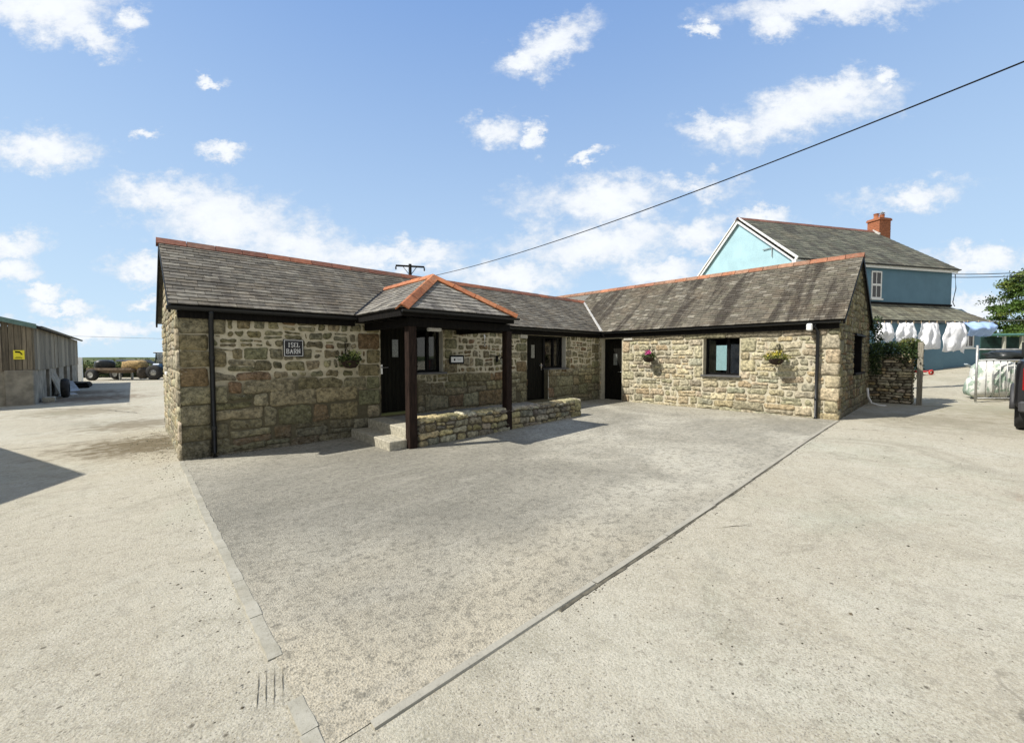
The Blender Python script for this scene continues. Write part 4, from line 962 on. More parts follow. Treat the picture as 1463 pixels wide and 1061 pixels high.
m_=MB(); m_.obox((-.08,-.009,.27),(.03,-.009,.255),.05,.004,up=(0,1,0)); m_.obox((.02,-.009,.255),(.065,-.009,.20),.03,.004,up=(0,1,0)); m_.box(.03,.08,-.011,-.0065,.17,.19); m_.box(-.09,.07,-.011,-.0065,.055,.07);m_.box(-.07,.05,-.011,-.0065,.09,.10); m_.build('symbol',M['black'],ys)
# junk leaning along the shed
m_=MB(); m_.prism([(0,0,0),(.55,.1,0),(.32,1.5,.02),(-.1,1.5,.0)],(.0,0,.05)); m_.prism([(-.1,1.2,.06),(.5,1.5,.1),(.2,2.6,.5),(-.2,2.5,.45)],(.02,0,.03)); tag(m_.build('sheet_metal_scrap',M['galv'],None,False,(-2.75,16.6,.01)),'crumpled grey sheet metal scrap lying against the shed pillars','scrap metal')
m_=MB(); m_.prism([(-.05,0,0),(.05,1.2,0),(-.3,1.3,1.0),(-.35,.1,.95)],(.03,0,.0)); tag(m_.build('leaning_panel',M['concrete_old'],None,False,(-2.7,17.0,.02)),'grey panel leaning in the gap between shed pillars','panel')
m_=MB(); m_.lathe([(.18,0),(.34,0),(.38,.06),(.38,.16),(.34,.22),(.18,.22)],(0,0,0),20,'X'); 
tag(m_.build('old_tyre',M['rubber'],None,True,(-2.62,16.1,.38)),'black tyre standing among the scrap by the shed','tyre')
m_=MB(); m_.bevbox(-.5,.35,0,2.4,.0,.16,.02,jit=.02); m_.bevbox(-.45,.3,.3,2.2,.17,.26,.02,jit=.03); tag(m_.build('timber_pile',M['blackwood'],None,False,(-2.55,22.6,.0)),'low pile of dark boards on the ground at the far shed end','timber pile')
m_=MB(); m_.bevbox(0,.35,0,.35,-.1,1.6,.01); tag(m_.build('gate_post',M['white'],None,False,(-3.2,29.6,0)),'pale concrete gate post beyond the far end of the shed','post')
m_=MB(); m_.bevbox(-.3,.0,0,.5,.0,.18,.02,jit=.015); tag(m_.build('stone_block',M['granite'],None,False,(-2.6,13.9,0)),'low stone block beside the near shed pillar','stone block')
# shed out of frame on the left, whose gable shades the yard
s2=thing('hay_shed','grey boarded gabled shed just outside the left of the view','shed',(-4.55,-.9,0))
m_=MB(); m_.box(-8,-.05,.05,5.35,-.1,3.0); m_.prism([(-.05,.05,3.0),(-.05,5.35,3.0),(-.05,2.7,4.42)],(-7.9,0,0),(.2,.18,.15)); m_.build('wall',M['plank'],s2)
m_=MB(); m_.prism([(.0,-.1,2.9),(.0,2.7,4.5),(.0,2.7,4.42),(0,-.1,2.82)],(-8.1,0,0)); m_.prism([(.0,5.5,2.9),(.0,2.7,4.5),(.0,2.7,4.42),(0,5.5,2.82)],(-8.1,0,0)); m_.build('roof',M['slateH'],s2)

# ================================================================= far left: hedge, trailer, tractor
def hedge_pts(x0,x1,y0,y1,z0,z1,n,lump=.35):
    out=[]
    for _ in range(n):
        t=R.random(); x=lerp(x0,x1,t)+R.uniform(-.6,.6); y=lerp(y0,y1,t)+R.uniform(-.6,.6)
        top=z1+lump*noise.noise(Vector((x*.6,y*.6,0)))*1.6+.12*noise.noise(Vector((x*3,y*3,7))); z=lerp(z0,top,R.random()**.6); out.append((x,y,z))
    return out
m_=MB(); leafcloud(m_,hedge_pts(-11,4,45.5,33,-.2,1.35,9000),.16,[(.05,.08,.02),(.10,.13,.03),(.03,.05,.015),(.16,.16,.05),(.12,.15,.05)]); 
for k in range(30): t=k/29; m_.box(lerp(-11,4,t)-.35,lerp(-11,4,t)+.35,lerp(45.5,33,t)-.3,lerp(45.5,33,t)+.3,-.3,.75,(.02,.03,.01),jit=.15)
tag(m_.build('hedge',M['leaf']),'scruffy green boundary hedge behind the old trailer','hedge')
tr=thing('farm_trailer','low rusty flatbed farm trailer with fat wheels at the yard edge','trailer',(-1.0,32.0,.0),math.radians(-43))
m_=MB(); m_.bevbox(-1.75,1.35,-.8,.8,.66,.78,.02); m_.box(-1.75,1.35,-.84,-.8,.72,.86); m_.obox((1.35,0,.62),(2.4,0,.45),.1,.1); m_.obox((-1.5,-.5,.58),(1.2,-.5,.58),.1,.14); m_.obox((-1.5,.5,.58),(1.2,.5,.58),.1,.14); m_.build('bed',simple('rusty_brown_steel',(.16,.12,.085),.85,var=.4),tr)
for x_ in (-1.35,):
    for y_ in (-1.02,.72):
        m_=MB(); m_.lathe([(.22,0),(.34,0),(.39,.05),(.39,.27),(.34,.32),(.22,.32)],(x_,y_,.39),22,'Y'); wv=m_.build('wheel',M['rubber'],tr,True)
        m_=MB(); m_.lathe([(0,.05),(.1,.05),(.16,.04),(.24,.02),(.25,.3),(.0,.28)],(x_,y_,.39),22,'Y'); m_.build('rim',M['galv'],wv,True)
for a_ in (-.5,.4):
    m_=MB(); m_.box(.15,.25,a_,a_+.1,.0,.55); m_.build('prop_leg',M['galv'],tr)
def blobby(name,center,rad,mat,parent=None,seed=0,amp=.12,n=14,m2=9,flat=0,col=(1,1,1)):
    mb=MB(); vs=[]
    for i in range(m2+1):
        ph=PI*i/m2
        for k in range(n):
            t=2*PI*k/n; d=Vector((math.sin(ph)*math.cos(t),math.sin(ph)*math.sin(t),math.cos(ph))); q=1+amp*noise.noise(d*2.3+Vector((seed,0,0)))*2
            # superellipsoid-ish
            e=Vector([math.copysign(abs(a)**.65,a) for a in d]); z=e.z*rad[2]*q
            if z<-flat: z=-flat if flat else z
            vs.append((center[0]+e.x*rad[0]*q,center[1]+e.y*rad[1]*q,center[2]+z))
    fs=[(i*n+k,i*n+(k+1)%n,(i+1)*n+(k+1)%n,(i+1)*n+k) for i in range(m2) for k in range(n)]
    mb.add(vs,fs,col); return mb.build(name,mat,parent,True)
o=blobby('tarp_bundle',(0,0,0),(.55,.5,.36),M['tarp'],seed=3,amp=.07,flat=.3); o.location=(-1.95,33.05,1.06); tag(o,'round black plastic bundle sitting on the trailer tail','tarpaulin')
o=blobby('straw_bale',(0,0,0),(.75,.5,.36),simple('straw',(.33,.23,.10),.95,var=.45,sc_=9,bump=.8),seed=8,amp=.10,flat=.3); o.location=(-.35,31.2,1.02); o.rotation_euler[2]=math.radians(-43); tag(o,'golden heap of straw on the trailer bed','straw bale')
m_=MB(); vs=[];n=9
for i in range(n+1):
    x_=-1.25+2.9*i/n
    for j in range(6):
        t=j/5; z_=.36+.34*math.sin(PI*(.25+.6*t))-.18*ss(i/n,.75,1)*1.6+.03*noise.noise(Vector((i*.9,j*.8,2))); vs.append((x_,.35+.55*t*1.0,z_*1.0))
fs=[(i*6+j,(i+1)*6+j,(i+1)*6+j+1,i*6+j+1) for i in range(n) for j in range(5)]
m_.add(vs,fs); m_.add([(v_[0],v_[1],v_[2]-.03) for v_ in vs],fs)
o=m_.build('tarpaulin',M['tarp'],None,True,(-.75,31.75,.72),math.radians(-43)); tag(o,'black plastic sheet draped behind the straw on the trailer','tarpaulin')
o=blobby('fertiliser_sack',(0,0,0),(.34,.4,.42),simple('dusty_grey_sack',(.06,.05,.04),.9,var=.4),seed=12,amp=.1,flat=.5); o.location=(.02,30.75,.50); tag(o,'bulky dusty sack slumped at the trailer drawbar end','sack')
tk=thing('blue_tractor','blue tractor half hidden behind the barn corner','tractor',(1.30,30.55,0),math.radians(-40))
m_=MB(); m_.bevbox(-.4,1.0,-.35,.35,.7,1.15,.06); m_.bevbox(-.45,.1,-.75,-.4,.85,1.15,.08); m_.bevbox(-.45,.1,.4,.75,.85,1.15,.08); m_.build('body',simple('blue_tractor_paint',(.06,.13,.24),.4),tk)
m_=MB()
for a_,b_ in ((-.4,-.5),(-.4,.5),(.3,-.5),(.3,.5)): m_.obox((a_,b_,1.1),(a_*.9,b_*.85,1.9),.05,.05)
m_.bevbox(-.5,.4,-.55,.55,1.88,1.97,.03); m_.build('cab_frame',M['tarp'],tk)
m_=MB(); m_.box(-.37,-.35,-.42,.42,1.15,1.86); m_.box(-.3,.25,-.46,-.44,1.15,1.86); m_.build('pane',M['glass'],tk)
for x_,r_,w_ in ((-.25,.52,.3),(.95,.36,.22)):
    for y_ in (-.95,.65):
        m_=MB(); m_.lathe([(r_*.5,0),(r_*.88,0),(r_,.05),(r_,w_-.05),(r_*.88,w_),(r_*.5,w_)],(x_,y_,r_),20,'Y'); wv=m_.build('wheel',M['rubber'],tk,True)
        m_=MB(); m_.lathe([(0,.06),(r_*.55,.03),(r_*.55,w_-.03),(0,w_-.06)],(x_,y_,r_),16,'Y'); m_.build('rim',M['galv'],wv,True)

# ================================================================= blue house
HZ=.93
ho=thing('blue_house','two-storey pale blue rendered farmhouse with slate roof behind the barn','house',(21.37,-3.2,0),math.atan2(-.48,.877))
HE=5.95; HR=8.74; HL=10.1; HW=6.3
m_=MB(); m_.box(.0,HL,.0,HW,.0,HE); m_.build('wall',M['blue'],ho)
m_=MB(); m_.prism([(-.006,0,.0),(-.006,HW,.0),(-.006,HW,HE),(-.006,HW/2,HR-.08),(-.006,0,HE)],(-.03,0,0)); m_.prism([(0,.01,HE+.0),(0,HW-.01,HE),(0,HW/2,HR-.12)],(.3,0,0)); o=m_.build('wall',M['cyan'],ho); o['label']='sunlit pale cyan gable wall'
sH=(HR-HE)/(HW/2+.15); RX=9.25
slates('roof',[(-.18,-.18,HE+.0),(HL+.22,-.18,HE),(RX,HW/2,HR),(-.18,HW/2,HR)],(-.18,-.18,HE),(HL,-.18,HE),.42,.24,[(.12,.125,.10),(.15,.15,.12),(.10,.10,.085)],M['slateH'],ho,tilt=.012,under=.08)
m_=MB(); m_.prism([(-.18,HW+.18,HE),(-.18,HW/2,HR),(RX,HW/2,HR),(HL+.22,HW+.18,HE)],(0,0,-.08),(.14,.14,.12)); m_.prism([(HL+.22,-.18,HE),(HL+.22,HW+.18,HE),(RX,HW/2,HR)],(0,0,-.08),(.14,.14,.12)); m_.build('roof',M['slateH'],ho)
ridge('ridge_tiles',(-.2,HW/2,HR+.03),(RX,HW/2,HR+.03),ho,[(.22,.10,.075),(.18,.09,.07)],.45,.14,.12)
m_=MB(); m_.obox((-.14,-.24,HE-.09),(-.14,HW/2,HR-.08),.05,.26); m_.obox((-.14,HW+.24,HE-.09),(-.14,HW/2,HR-.08),.05,.26); m_.box(-.16,.1,-.22,-.02,HE-.22,HE-.02); m_.build('bargeboard',M['white'],ho)
m_=MB(); m_.box(.1,HL+.15,-.16,-.12,HE-.19,HE-.03); m_.build('soffit_board',M['white'],ho)
gutter('gutter',(-.1,-.22,HE-.02),(HL+.2,-.22,HE-.02),.055,ho)
m_=MB(); m_.tube([(.1,-.2,HE-.06),(.06,-.08,HE-.4),(.06,-.06,HZ+.1)],.045,8); m_.build('downpipe',M['white'],ho,True)
m_=MB(); m_.obox((-.08,1.62,6.74),(-.08,1.10,6.72),.03,.03); m_.obox((-.08,1.10,6.735),(-.08,1.10,6.28),.03,.03); m_.build('bracket',M['galv'],ho)
# upper sash window
def sash(a0,a1,z0,z1,y,bars=(1,1)):
    m_=MB(); t=.07; m_.box(a0,a0+t,y-.03,y+.05,z0,z1); m_.box(a1-t,a1,y-.03,y+.05,z0,z1); m_.box(a0+t,a1-t,y-.03,y+.05,z1-t,z1); m_.box(a0+t,a1-t,y-.03,y+.05,z0,z0+t); zm=(z0+z1)/2; m_.box(a0+t,a1-t,y-.035,y+.04,zm-.05,zm+.05)
    xm=(a0+a1)/2; m_.box(xm-.02,xm+.02,y-.02,y+.03,z0+t,zm-.05); m_.box(xm-.02,xm+.02,y-.02,y+.03,zm+.05,z1-t); m_.box(a0-.05,a1+.05,y-.08,y+.0,z0-.07,z0-.001)
    w_=m_.build('window',M['white'],ho); m_=MB(); m_.box(a0+t,a1-t,y-.014,y-.008,z0+t,z1-t); m_.build('pane',M['darkglass'],w_)
sash(4.62,5.28,4.33,5.64,0)
# lean-to
LT=4.08; LE=3.22; LY=-.95
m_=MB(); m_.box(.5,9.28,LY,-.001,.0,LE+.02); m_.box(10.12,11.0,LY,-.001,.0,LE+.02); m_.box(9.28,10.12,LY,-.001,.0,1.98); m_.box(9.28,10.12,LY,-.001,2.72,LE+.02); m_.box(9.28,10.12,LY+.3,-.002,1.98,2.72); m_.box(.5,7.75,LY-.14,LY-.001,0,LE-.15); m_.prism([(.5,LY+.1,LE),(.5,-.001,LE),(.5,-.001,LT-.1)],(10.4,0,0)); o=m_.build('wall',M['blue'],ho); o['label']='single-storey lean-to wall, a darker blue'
slates('roof',[(.3,LY-.22,LE-.02),(11.15,LY-.22,LE-.02),(9.95,-.002,LT),(.3,-.002,LT)],(.3,LY-.22,LE-.02),(9,LY-.22,LE-.02),.4,.2,[(.17,.17,.13),(.2,.2,.155),(.145,.145,.115)],M['slateH'],ho,tilt=.012)
m_=MB(); m_.prism([(11.15,LY-.22,LE-.02),(11.15,.6,LE-.02),(9.95,.0,LT)],(0,0,-.06),(.16,.16,.13)); m_.build('roof',M['slateH'],ho)
m_=MB(); m_.box(.3,10.1,-.05,-.001,LT+.0,LT+.1); m_.build('lead_flashing',M['blackwood'],ho)
gutter('gutter',(.3,LY-.27,LE-.05),(11.15,LY-.27,LE-.05),.05,ho)
m_=MB(); y=LY+.02; m_.box(9.28,9.35,y,y+.08,1.98,2.72); m_.box(10.05,10.12,y,y+.08,1.98,2.72); m_.box(9.35,10.05,y,y+.08,2.66,2.72); m_.box(9.35,10.05,y,y+.08,1.98,2.05); m_.box(9.66,9.73,y-.01,y+.07,2.05,2.66); m_.box(9.2,10.2,LY-.08,LY-.001,1.91,1.978); w_=m_.build('window',M['white'],ho)
m_=MB(); m_.box(9.35,10.05,y+.03,y+.04,2.05,2.66); m_.build('pane',M['darkglass'],w_)
# chimney
ch=MB(); z=6.4; i=0
while z<9.32:
    ch.box(9.25+(.0 if i%2 else .004),10.12-(.0 if i%2 else .004),HW/2-.32,HW/2+.32,z,z+.075,(1,1,1)); ch.box(9.265,10.105,HW/2-.31,HW/2+.31,z+.075,z+.09); z+=.09; i+=1
ch.box(9.2,10.17,HW/2-.36,HW/2+.36,9.33,9.42); ch.box(9.23,10.14,HW/2-.34,HW/2+.34,9.42,9.47)
chm=ch.build('chimney',M['brick'],ho)
for x_ in (9.45,9.9):
    m_=MB(); m_.lathe([(.13,9.47),(.13,9.52),(.11,9.54),(.12,9.74),(.14,9.76),(.10,9.76),(.1,9.5)],(x_,HW/2,0),14); m_.build('chimney_pot',M['terra'] if False else M['brick'],chm,True)
m_=MB(); m_.tube([(9.8,HW/2,9.76),(9.8,HW/2,9.86),(9.9,HW/2,9.93),(10.0,HW/2,9.86),(10.0,HW/2,9.76)],.02,6); m_.lathe([(.14,9.84),(.05,9.9),(.0,9.91)],(9.9,HW/2,0),12); m_.build('cowl',M['galv'],chm)
m_=MB(); m_.obox((9.22,HW/2-.38,HR-.25),(9.22,HW/2+.0,HR+.06),.06,.1); m_.obox((9.24,HW/2-.345,HR-.30),(9.6,HW/2-.345,HR-1.0),.03,.14); m_.build('chimney_flashing',M['lead'],chm)
# service wires leaving the house
m_=MB()
for dz in (0,.16):
    pts=[(HL+.1+12*t,.2-3*t,5.78-dz+1.15*t*t*1.4-.25*t) for t in [i/12 for i in range(13)]]; m_.tube(pts,.02,5)
m_.tube([(HL+.05,-.1,5.7),(HL+.1,-.12,5.0),(HL-.05,-.1,4.3),(HL+.1,-.1,4.1)],.02,5)
m_.build('service_cable',M['pipe'],ho)

# ================================================================= garden wall, ivy, post
gw=thing('garden_wall','rough shaded garden wall of stacked stone beside the wing gable','wall',(16.3,-7.35,.15))
m_=MB(); m_.box(.03,.5,.02,1.9,-.1,1.45); m_.build('core',M['mortarC'],gw)
st=MB(); T=lambda u,v,d:(.03-d,u,v); rubble(st,T,.02,1.88,.0,1.5,lambda v,u:(.05,.12,.12,.38,.02,.05),pal_from([(.48,.44,.36),(.36,.33,.26),(.55,.49,.36),(.28,.26,.21),(.45,.36,.22)],.25)); 
T=lambda u,v,d:(u,.02-d,v); rubble(st,T,.03,.5,.0,1.5,lambda v,u:(.08,.16,.12,.3,.02,.03),palC); st.build('stonework',M['stoneC'],gw,True)
m_=MB(); m_.bevbox(-.06,.06,-.06,.06,-.2,1.78,.01); tag(m_.build('fence_post',simple('grey_weathered_post',(.26,.24,.19),.9,var=.3,vec=(6,6,.6)),None,False,(16.27,-7.49,.2)),'grey timber post standing at the open end of the garden wall','post')
m_=MB(); pts=[]
for _ in range(5200):
    y=R.uniform(-7.45,-5.5); x=16.5+R.gauss(0,.22); z=1.62+R.uniform(-.1,.36)+.08*noise.noise(Vector((y*3,x*3,0)))
    if R.random()<.12: z-=R.uniform(0,.3)*(.5+noise.noise(Vector((y*2,0,4)))); x=16.24+R.uniform(-.05,.05)
    if R.random()<.10: y=-7.42+R.uniform(-.1,.12); z=R.uniform(.9,1.9); x=16.6+R.uniform(-.2,.2)
    pts.append((x,y,z))
for _ in range(900): # ivy up the rear of the gable
    z=R.uniform(1.0,2.75); pts.append((15.85+R.gauss(0,.14)-max(0,z-2.2)*.15,BY-.1+R.uniform(-.2,.05),z))
leafcloud(m_,pts,.07,[(.025,.05,.014),(.04,.075,.02),(.018,.034,.012),(.06,.09,.025)])
tag(m_.build('ivy',M['leaf']),'dark green ivy spilling over the garden wall and up the gable','ivy')
m_=MB(); pts=[]
for _ in range(900):
    d=Vector((R.gauss(0,1),R.gauss(0,1),R.gauss(0,1))).normalized()*R.uniform(.6,1); pts.append((16.6+d.x*.3,-7.25+d.y*.3,1.93+d.z*.2))
leafcloud(m_,pts,.06,[(.14,.15,.04),(.18,.19,.06),(.09,.11,.03)]); tag(m_.build('shrub',M['leaf']),'small yellow-green bush topping the wall end above the grey post','bush')
# ================================================================= washing line
ZL=2.80
LA=Vector((18.0,-5.42,2.80)); LB=Vector((23.0,-10.1,2.86))
def lp(t): p=LA.lerp(LB,t); return Vector((p.x,p.y,p.z-.06*math.sin(PI*t)))
m_=MB(); m_.tube([lp(i/20) for i in range(21)],.006,5); tag(m_.build('washing_line',M['galv']),'thin washing line strung in front of the blue house','washing line')
ld=(LB-LA).normalized(); ldx=Vector((ld.x,ld.y,0)).normalized(); ln2=Vector((ldx.y,-ldx.x,0))
def uv_t(u):   # bearing -> parameter on the line
    d=F+(u-731.5)/582*Rt; o=Vector((-.518,-8.059)); a=Vector((LA.x,LA.y))-o; b=Vector((LB.x,LB.y))-Vector((LA.x,LA.y)); return -(a.x*d.y-a.y*d.x)/(b.x*d.y-b.y*d.x)
def garment(name,label,u0,u1,outline,cat,mat,seed,belly=.045,h=.9):
    """outline(t)-> (left,right) fractions of half width down the cloth; wavy sheet of cloth with thickness"""
    t0,t1=uv_t(u0),uv_t(u1); c0=(lp(t0)+lp(t1))/2; W_=(lp(t1)-lp(t0)).length; nx,nz=26,18; mb=MB(); vs=[];
    for side in (0,1):
        for j in range(nz+1):
            t=j/nz; l_,r_,hh=outline(t)
            for i in range(nx+1):
                k=i/nx; x=lerp(l_,r_,k)*W_/2; 
                bil=belly*math.sin(PI*min(1,t*1.05))*(.6+.4*math.sin(PI*k))+.028*math.sin(k*16+seed+t*3.5)*(.3+.7*t)+.07*noise.noise(Vector((k*4,t*3,seed)))+.03*noise.noise(Vector((k*11,t*7,seed)))
                th=.0 if side==0 else .05*math.sin(PI*k)*math.sin(PI*min(1,t+.02))+.006
                hem=.16*noise.noise(Vector((k*3.4,seed,0)))*t
                z=-hh*h*t*(1+.0)-hem-(.03*abs(math.sin(k*PI*3))*(1-t))
                vs.append(ldx*x+ln2*(bil+th)+Vector((0,0,z)))
    n1_=(nx+1)*(nz+1); fs=[]
    for s_ in (0,1):
        for j in range(nz):
            for i in range(nx): a=s_*n1_+j*(nx+1)+i; fs.append((a,a+1,a+nx+2,a+nx+1))
    for j in range(nz):
        for i in (0,nx): a=j*(nx+1)+i; fs.append((a,a+nx+1,a+nx+1+n1_,a+n1_))
    for i in range(nx):
        for j in (0,nz): a=j*(nx+1)+i; fs.append((a,a+1,a+1+n1_,a+n1_))
    mb.add(vs,fs); 
    root=thing(name,label,cat,c0,0,'washing pegged on the line')
    mb.build('cloth',mat,root,True)
    pg=MB()
    for k in (-.7,.0,.7):
        p=ldx*(k*W_/2); pg.box(p.x-.008,p.x+.008,p.y-.008,p.y+.008,-.05,.05)
    pg.build('peg',simple('pine_peg',(.4,.3,.18),.7),root); return root
def jacket(t):  # wide shoulders, spreading sleeves
    w_=.60+.40*min(1,t*1.7)-(.10 if .62<t<.74 else 0)-.22*ss(t,.80,.86); return (-w_,w_*(.98),1)
garment('white_jacket','white jacket on the washing line nearest the barn gable',1247,1276,jacket,'jacket',M['fabric'],1,h=.70)
garment('white_jacket','white jacket hanging second from the gable, between two others',1276,1308,jacket,'jacket',M['fabric'],4,h=.78)
garment('white_jacket','white jacket hanging just above the yellow-green bush',1309,1341,lambda t:(-(.68+.3*min(1,t*2)),.78+.22*min(1,t*2)+.0,1),'jacket',M['fabric'],7,h=.95)
garment('white_shirt','large white shirt hanging between the last jacket and blue sheet',1343,1380,lambda t:(-(.62+.34*min(1,t*1.8)),.75+.2*min(1,t*2)-.1*ss(t,.7,1),1),'shirt',M['fabric'],11,h=1.05,belly=.06)
garment('blue_sheet','light blue cloth blown sideways at the right of the washing line','' or 1373,1417,lambda t:(-1+.35*t,1-.08*math.sin(t*3),1),'sheet',M['bluecloth'],15,h=.5,belly=.22)
# red toy and plank by the house
m_=MB()
cx_=Vector((25.2,-7.45,1.05))
toy=thing('red_toy_cart','small red toy cart on the ground by the blue wall','toy',(25.0,-7.3,g(25,-7.3)),-.7)
m_=MB(); m_.bevbox(-.35,.05,-.12,.12,.12,.2,.02); m_.obox((.05,0,.16),(.42,0,.22),.04,.04); m_.build('body',simple('red_plastic',(.55,.05,.05),.35),toy)
for x_ in (-.25,.25):
    m_=MB(); m_.lathe([(.06,-.12),(.11,-.12),(.12,-.1),(.12,-.08),(.06,-.06)],(x_,0,.12),16,'Y'); m_.build('wheel',simple('red_wheel',(.5,.05,.04),.4),toy,True)
m_=MB(); m_.obox((0,0,.45),(.55,-.5,.02),.14,.04); tag(m_.build('plank',simple('blue_grey_plank',(.3,.36,.4),.8),None,False,(25.6,-8.55,g(25.6,-8.5))),'blue-grey plank propped against the lean-to wall','plank')
# ================================================================= gate, bags, green pen, tree
gt=thing('yard_gate','galvanised tubular sheep gate standing open across the yard','gate',(17.72,-8.62,.27),math.atan2(-.70,.71))
m_=MB()
for x_ in (0,3.0): m_.tube([(x_,0,-.05 if x_==0 else 0),(x_,0,1.62)],.028,8)
for z_ in (.06,1.18,1.50): m_.tube([(0,0,z_),(3.0,0,z_)],.022,8)
m_.build('frame',M['galv'],gt,True)
for k in range(14):
    m_=MB(); m_.tube([(.28+k*.2,0,.06),(.28+k*.2,0,1.18)],.013,6); m_.build('bar',M['galv'],gt,True)
bgm=NM('white_woven_bag',.7,0,.2); pr_=bgm.noise(4.5,4,.6); x_=bgm.mix(bgm.mr(pr_,.50,.56),(.62,.62,.57),(.30,.38,.30)); zz=bgm.sep()[2]; bgm.color(bgm.mix(bgm.mr(bgm.noise(14,4,.6),.62,.7,0,.6),x_,(.12,.13,.1))); bgm.bump(bgm.noise(3,5,.6),.6,.05); 
o=blobby('bulk_bag',(0,0,.58),(.50,.50,.58),bgm.m,seed=2,amp=.06,flat=.58); o.location=(18.9,-9.0,.30); tag(o,'full white woven bulk bag behind the gate, with green print','bulk bag')
o=blobby('bulk_bag',(0,0,.34),(.26,.3,.34),bgm.m,seed=5,amp=.16,flat=.38); o.location=(18.62,-8.72,.28); o.rotation_euler[2]=.5; tag(o,'slumped half-empty white bag left of the full one','bulk bag')
o=blobby('bin_bag',(0,0,0),(.55,.35,.16),M['tarp'],seed=9,amp=.2,flat=.12); o.location=(19.5,-9.35,1.58); o.rotation_euler[2]=-.7; tag(o,'black plastic sheeting heaped on top of the bags','plastic sheet')
o=blobby('pallet_stack',(0,0,0),(.6,.55,.55),M['blackwood'],seed=19,amp=.05,flat=.55); 
o.location=(19.7,-9.75,.85); tag(o,'dark crate standing behind the gate near the car','crate')
pn=thing('netting_pen','pen of dark green netting with pale posts behind the gate','pen',(22.5,-9.0,.62),math.atan2(-.70,.71))
m_=MB(); m_.box(0.1,6,.3,.33,.0,1.66); m_.build('netting',simple('dark_green_netting',(.018,.05,.042),.9,var=.4,sc_=6),pn)
m_=MB(); m_.prism([(.0,-.05,1.68),(6,-.05,1.74),(6,.6,1.80),(.3,.6,1.74)],(0,0,.05)); m_.build('canopy',simple('green_canopy',(.06,.16,.12),.6),pn)
for k in range(8):
    m_=MB(); m_.bevbox(k*.62+.6,k*.62+.68,0,.08,-.1,1.68,.008); m_.build('post',simple('pale_pen_post',(.42,.42,.34),.8),pn)
m_=MB(); m_.box(0,6,-.02,.03,.72,.78); m_.obox((0,.1,.1),(2.5,.1,.75),.04,.05); m_.obox((.5,.1,.9),(3,.12,.5),.04,.05); m_.build('rail',simple('pen_rail',(.25,.22,.14),.8),pn)
def tree(x,y,zg,h,r,label):
    t=thing('leafy_tree',label,'tree',(x,y,zg))
    m_=MB(); m_.tube([(0,0,-.3),(.1,0,h*.3),(0,.1,h*.6),(0,0,h*.92)],[.32,.26,.15,.04],10)
    for k in range(16):
        a=R.uniform(0,2*PI); z0=h*R.uniform(.2,.75); rr=r*.8*(1-z0/h*.6); m_.tube([(0,0,z0),(rr*.5*math.cos(a),rr*.5*math.sin(a),z0+.4),(rr*math.cos(a),rr*math.sin(a),z0+.5)],[.09,.06,.02],6)
    m_.build('trunk',M['blackwood'],t,True)
    m_=MB(); pts=[]; cl_=[]
    for _ in range(330):
        z=h*R.uniform(.10,1); f=(1-((z/h-.38)/.68)**2); f=max(.06,f); rr=r*math.sqrt(f)*R.uniform(.45,1.04); a=R.uniform(0,2*PI); cl_.append((rr*math.cos(a),rr*math.sin(a),z,R.uniform(.45,.95),R.choice((0,0,1,2))))
    cols=[[(.08,.14,.025),(.10,.165,.03)],[(.13,.18,.035),(.16,.20,.04)],[(.03,.055,.012),(.045,.07,.017)]]
    for cx1,cy1,cz1,s_,ci in cl_:
        pp_=[]
        for _ in range(150):
            d=Vector((R.gauss(0,.5),R.gauss(0,.5),R.gauss(0,.2)))*s_; pp_.append((cx1+d.x,cy1+d.y,cz1+d.z-.25*math.hypot(d.x,d.y)))
        leafcloud(m_,pp_,.26,cols[ci],flat=.5,asp=2.0)
    m_.build('crown',M['leaf'],t); return t
tree(64.7,-14.5,-.4,10.6,4.5,'tall layered dark green tree rising behind the netting pen')
# ================================================================= pickup
cr=thing('pickup_truck','black pickup truck parked at the right, rear light and tyre showing','pickup truck',(11.12,-9.79,.155),-.085)
# local: rear at x=0, front at x=5.2, y +-.9
def car_shell():
    m_=MB()
    secs=[(0.0,.87,.50,1.30),(.06,.90,.42,1.34),(.75,.93,.42,1.36),(1.75,.93,.42,1.36),(1.9,.93,.34,1.36),(3.6,.93,.34,1.34),(4.6,.92,.38,1.22),(5.15,.82,.42,1.10),(5.3,.7,.5,.9)]
    prof=[]; vs=[];n=14
    for x_,hw,zb,zt in secs:
        ring=[(-hw*.9,zb),(-hw,zb+.12),(-hw,zb+.38),(-hw*.99,zt-.22),(-hw*.97,zt-.05),(-hw*.93,zt),(-hw*.5,zt+.0),(hw*.5,zt),(hw*.93,zt),(hw*.97,zt-.05),(hw*.99,zt-.22),(hw,zb+.38),(hw,zb+.12),(hw*.9,zb)]
        vs+=[(x_,a,b) for a,b in ring]
    fs=[(i*n+k,i*n+(k+1)%n,(i+1)*n+(k+1)%n,(i+1)*n+k) for i in range(len(secs)-1) for k in range(n)]+[tuple(range(n)),tuple(range((len(secs)-1)*n,len(secs)*n))]
    m_.add(vs,fs)
    return m_
m_=car_shell(); bd=m_.build('body',M['carblack'],cr,True)
sm=bd.modifiers.new('b','BEVEL'); sm.width=.02; sm.segments=2; sm.limit_method='ANGLE'
m_=MB(); secs=[(1.9,.85,1.36,.70,1.36),(2.25,.85,1.36,.68,1.80),(3.1,.85,1.36,.66,1.82),(4.1,.85,1.34,.8,1.36)]
vs=[]
for x_,a,z0,b,z1 in secs: vs+=[(x_,-a,z0),(x_,-b,z1),(x_,b,z1),(x_,a,z0)]
fs=[(i*4+k,i*4+(k+1)%4,(i+1)*4+(k+1)%4,(i+1)*4+k) for i in range(3) for k in range(4)]+[(0,1,2,3),(12,13,14,15)]
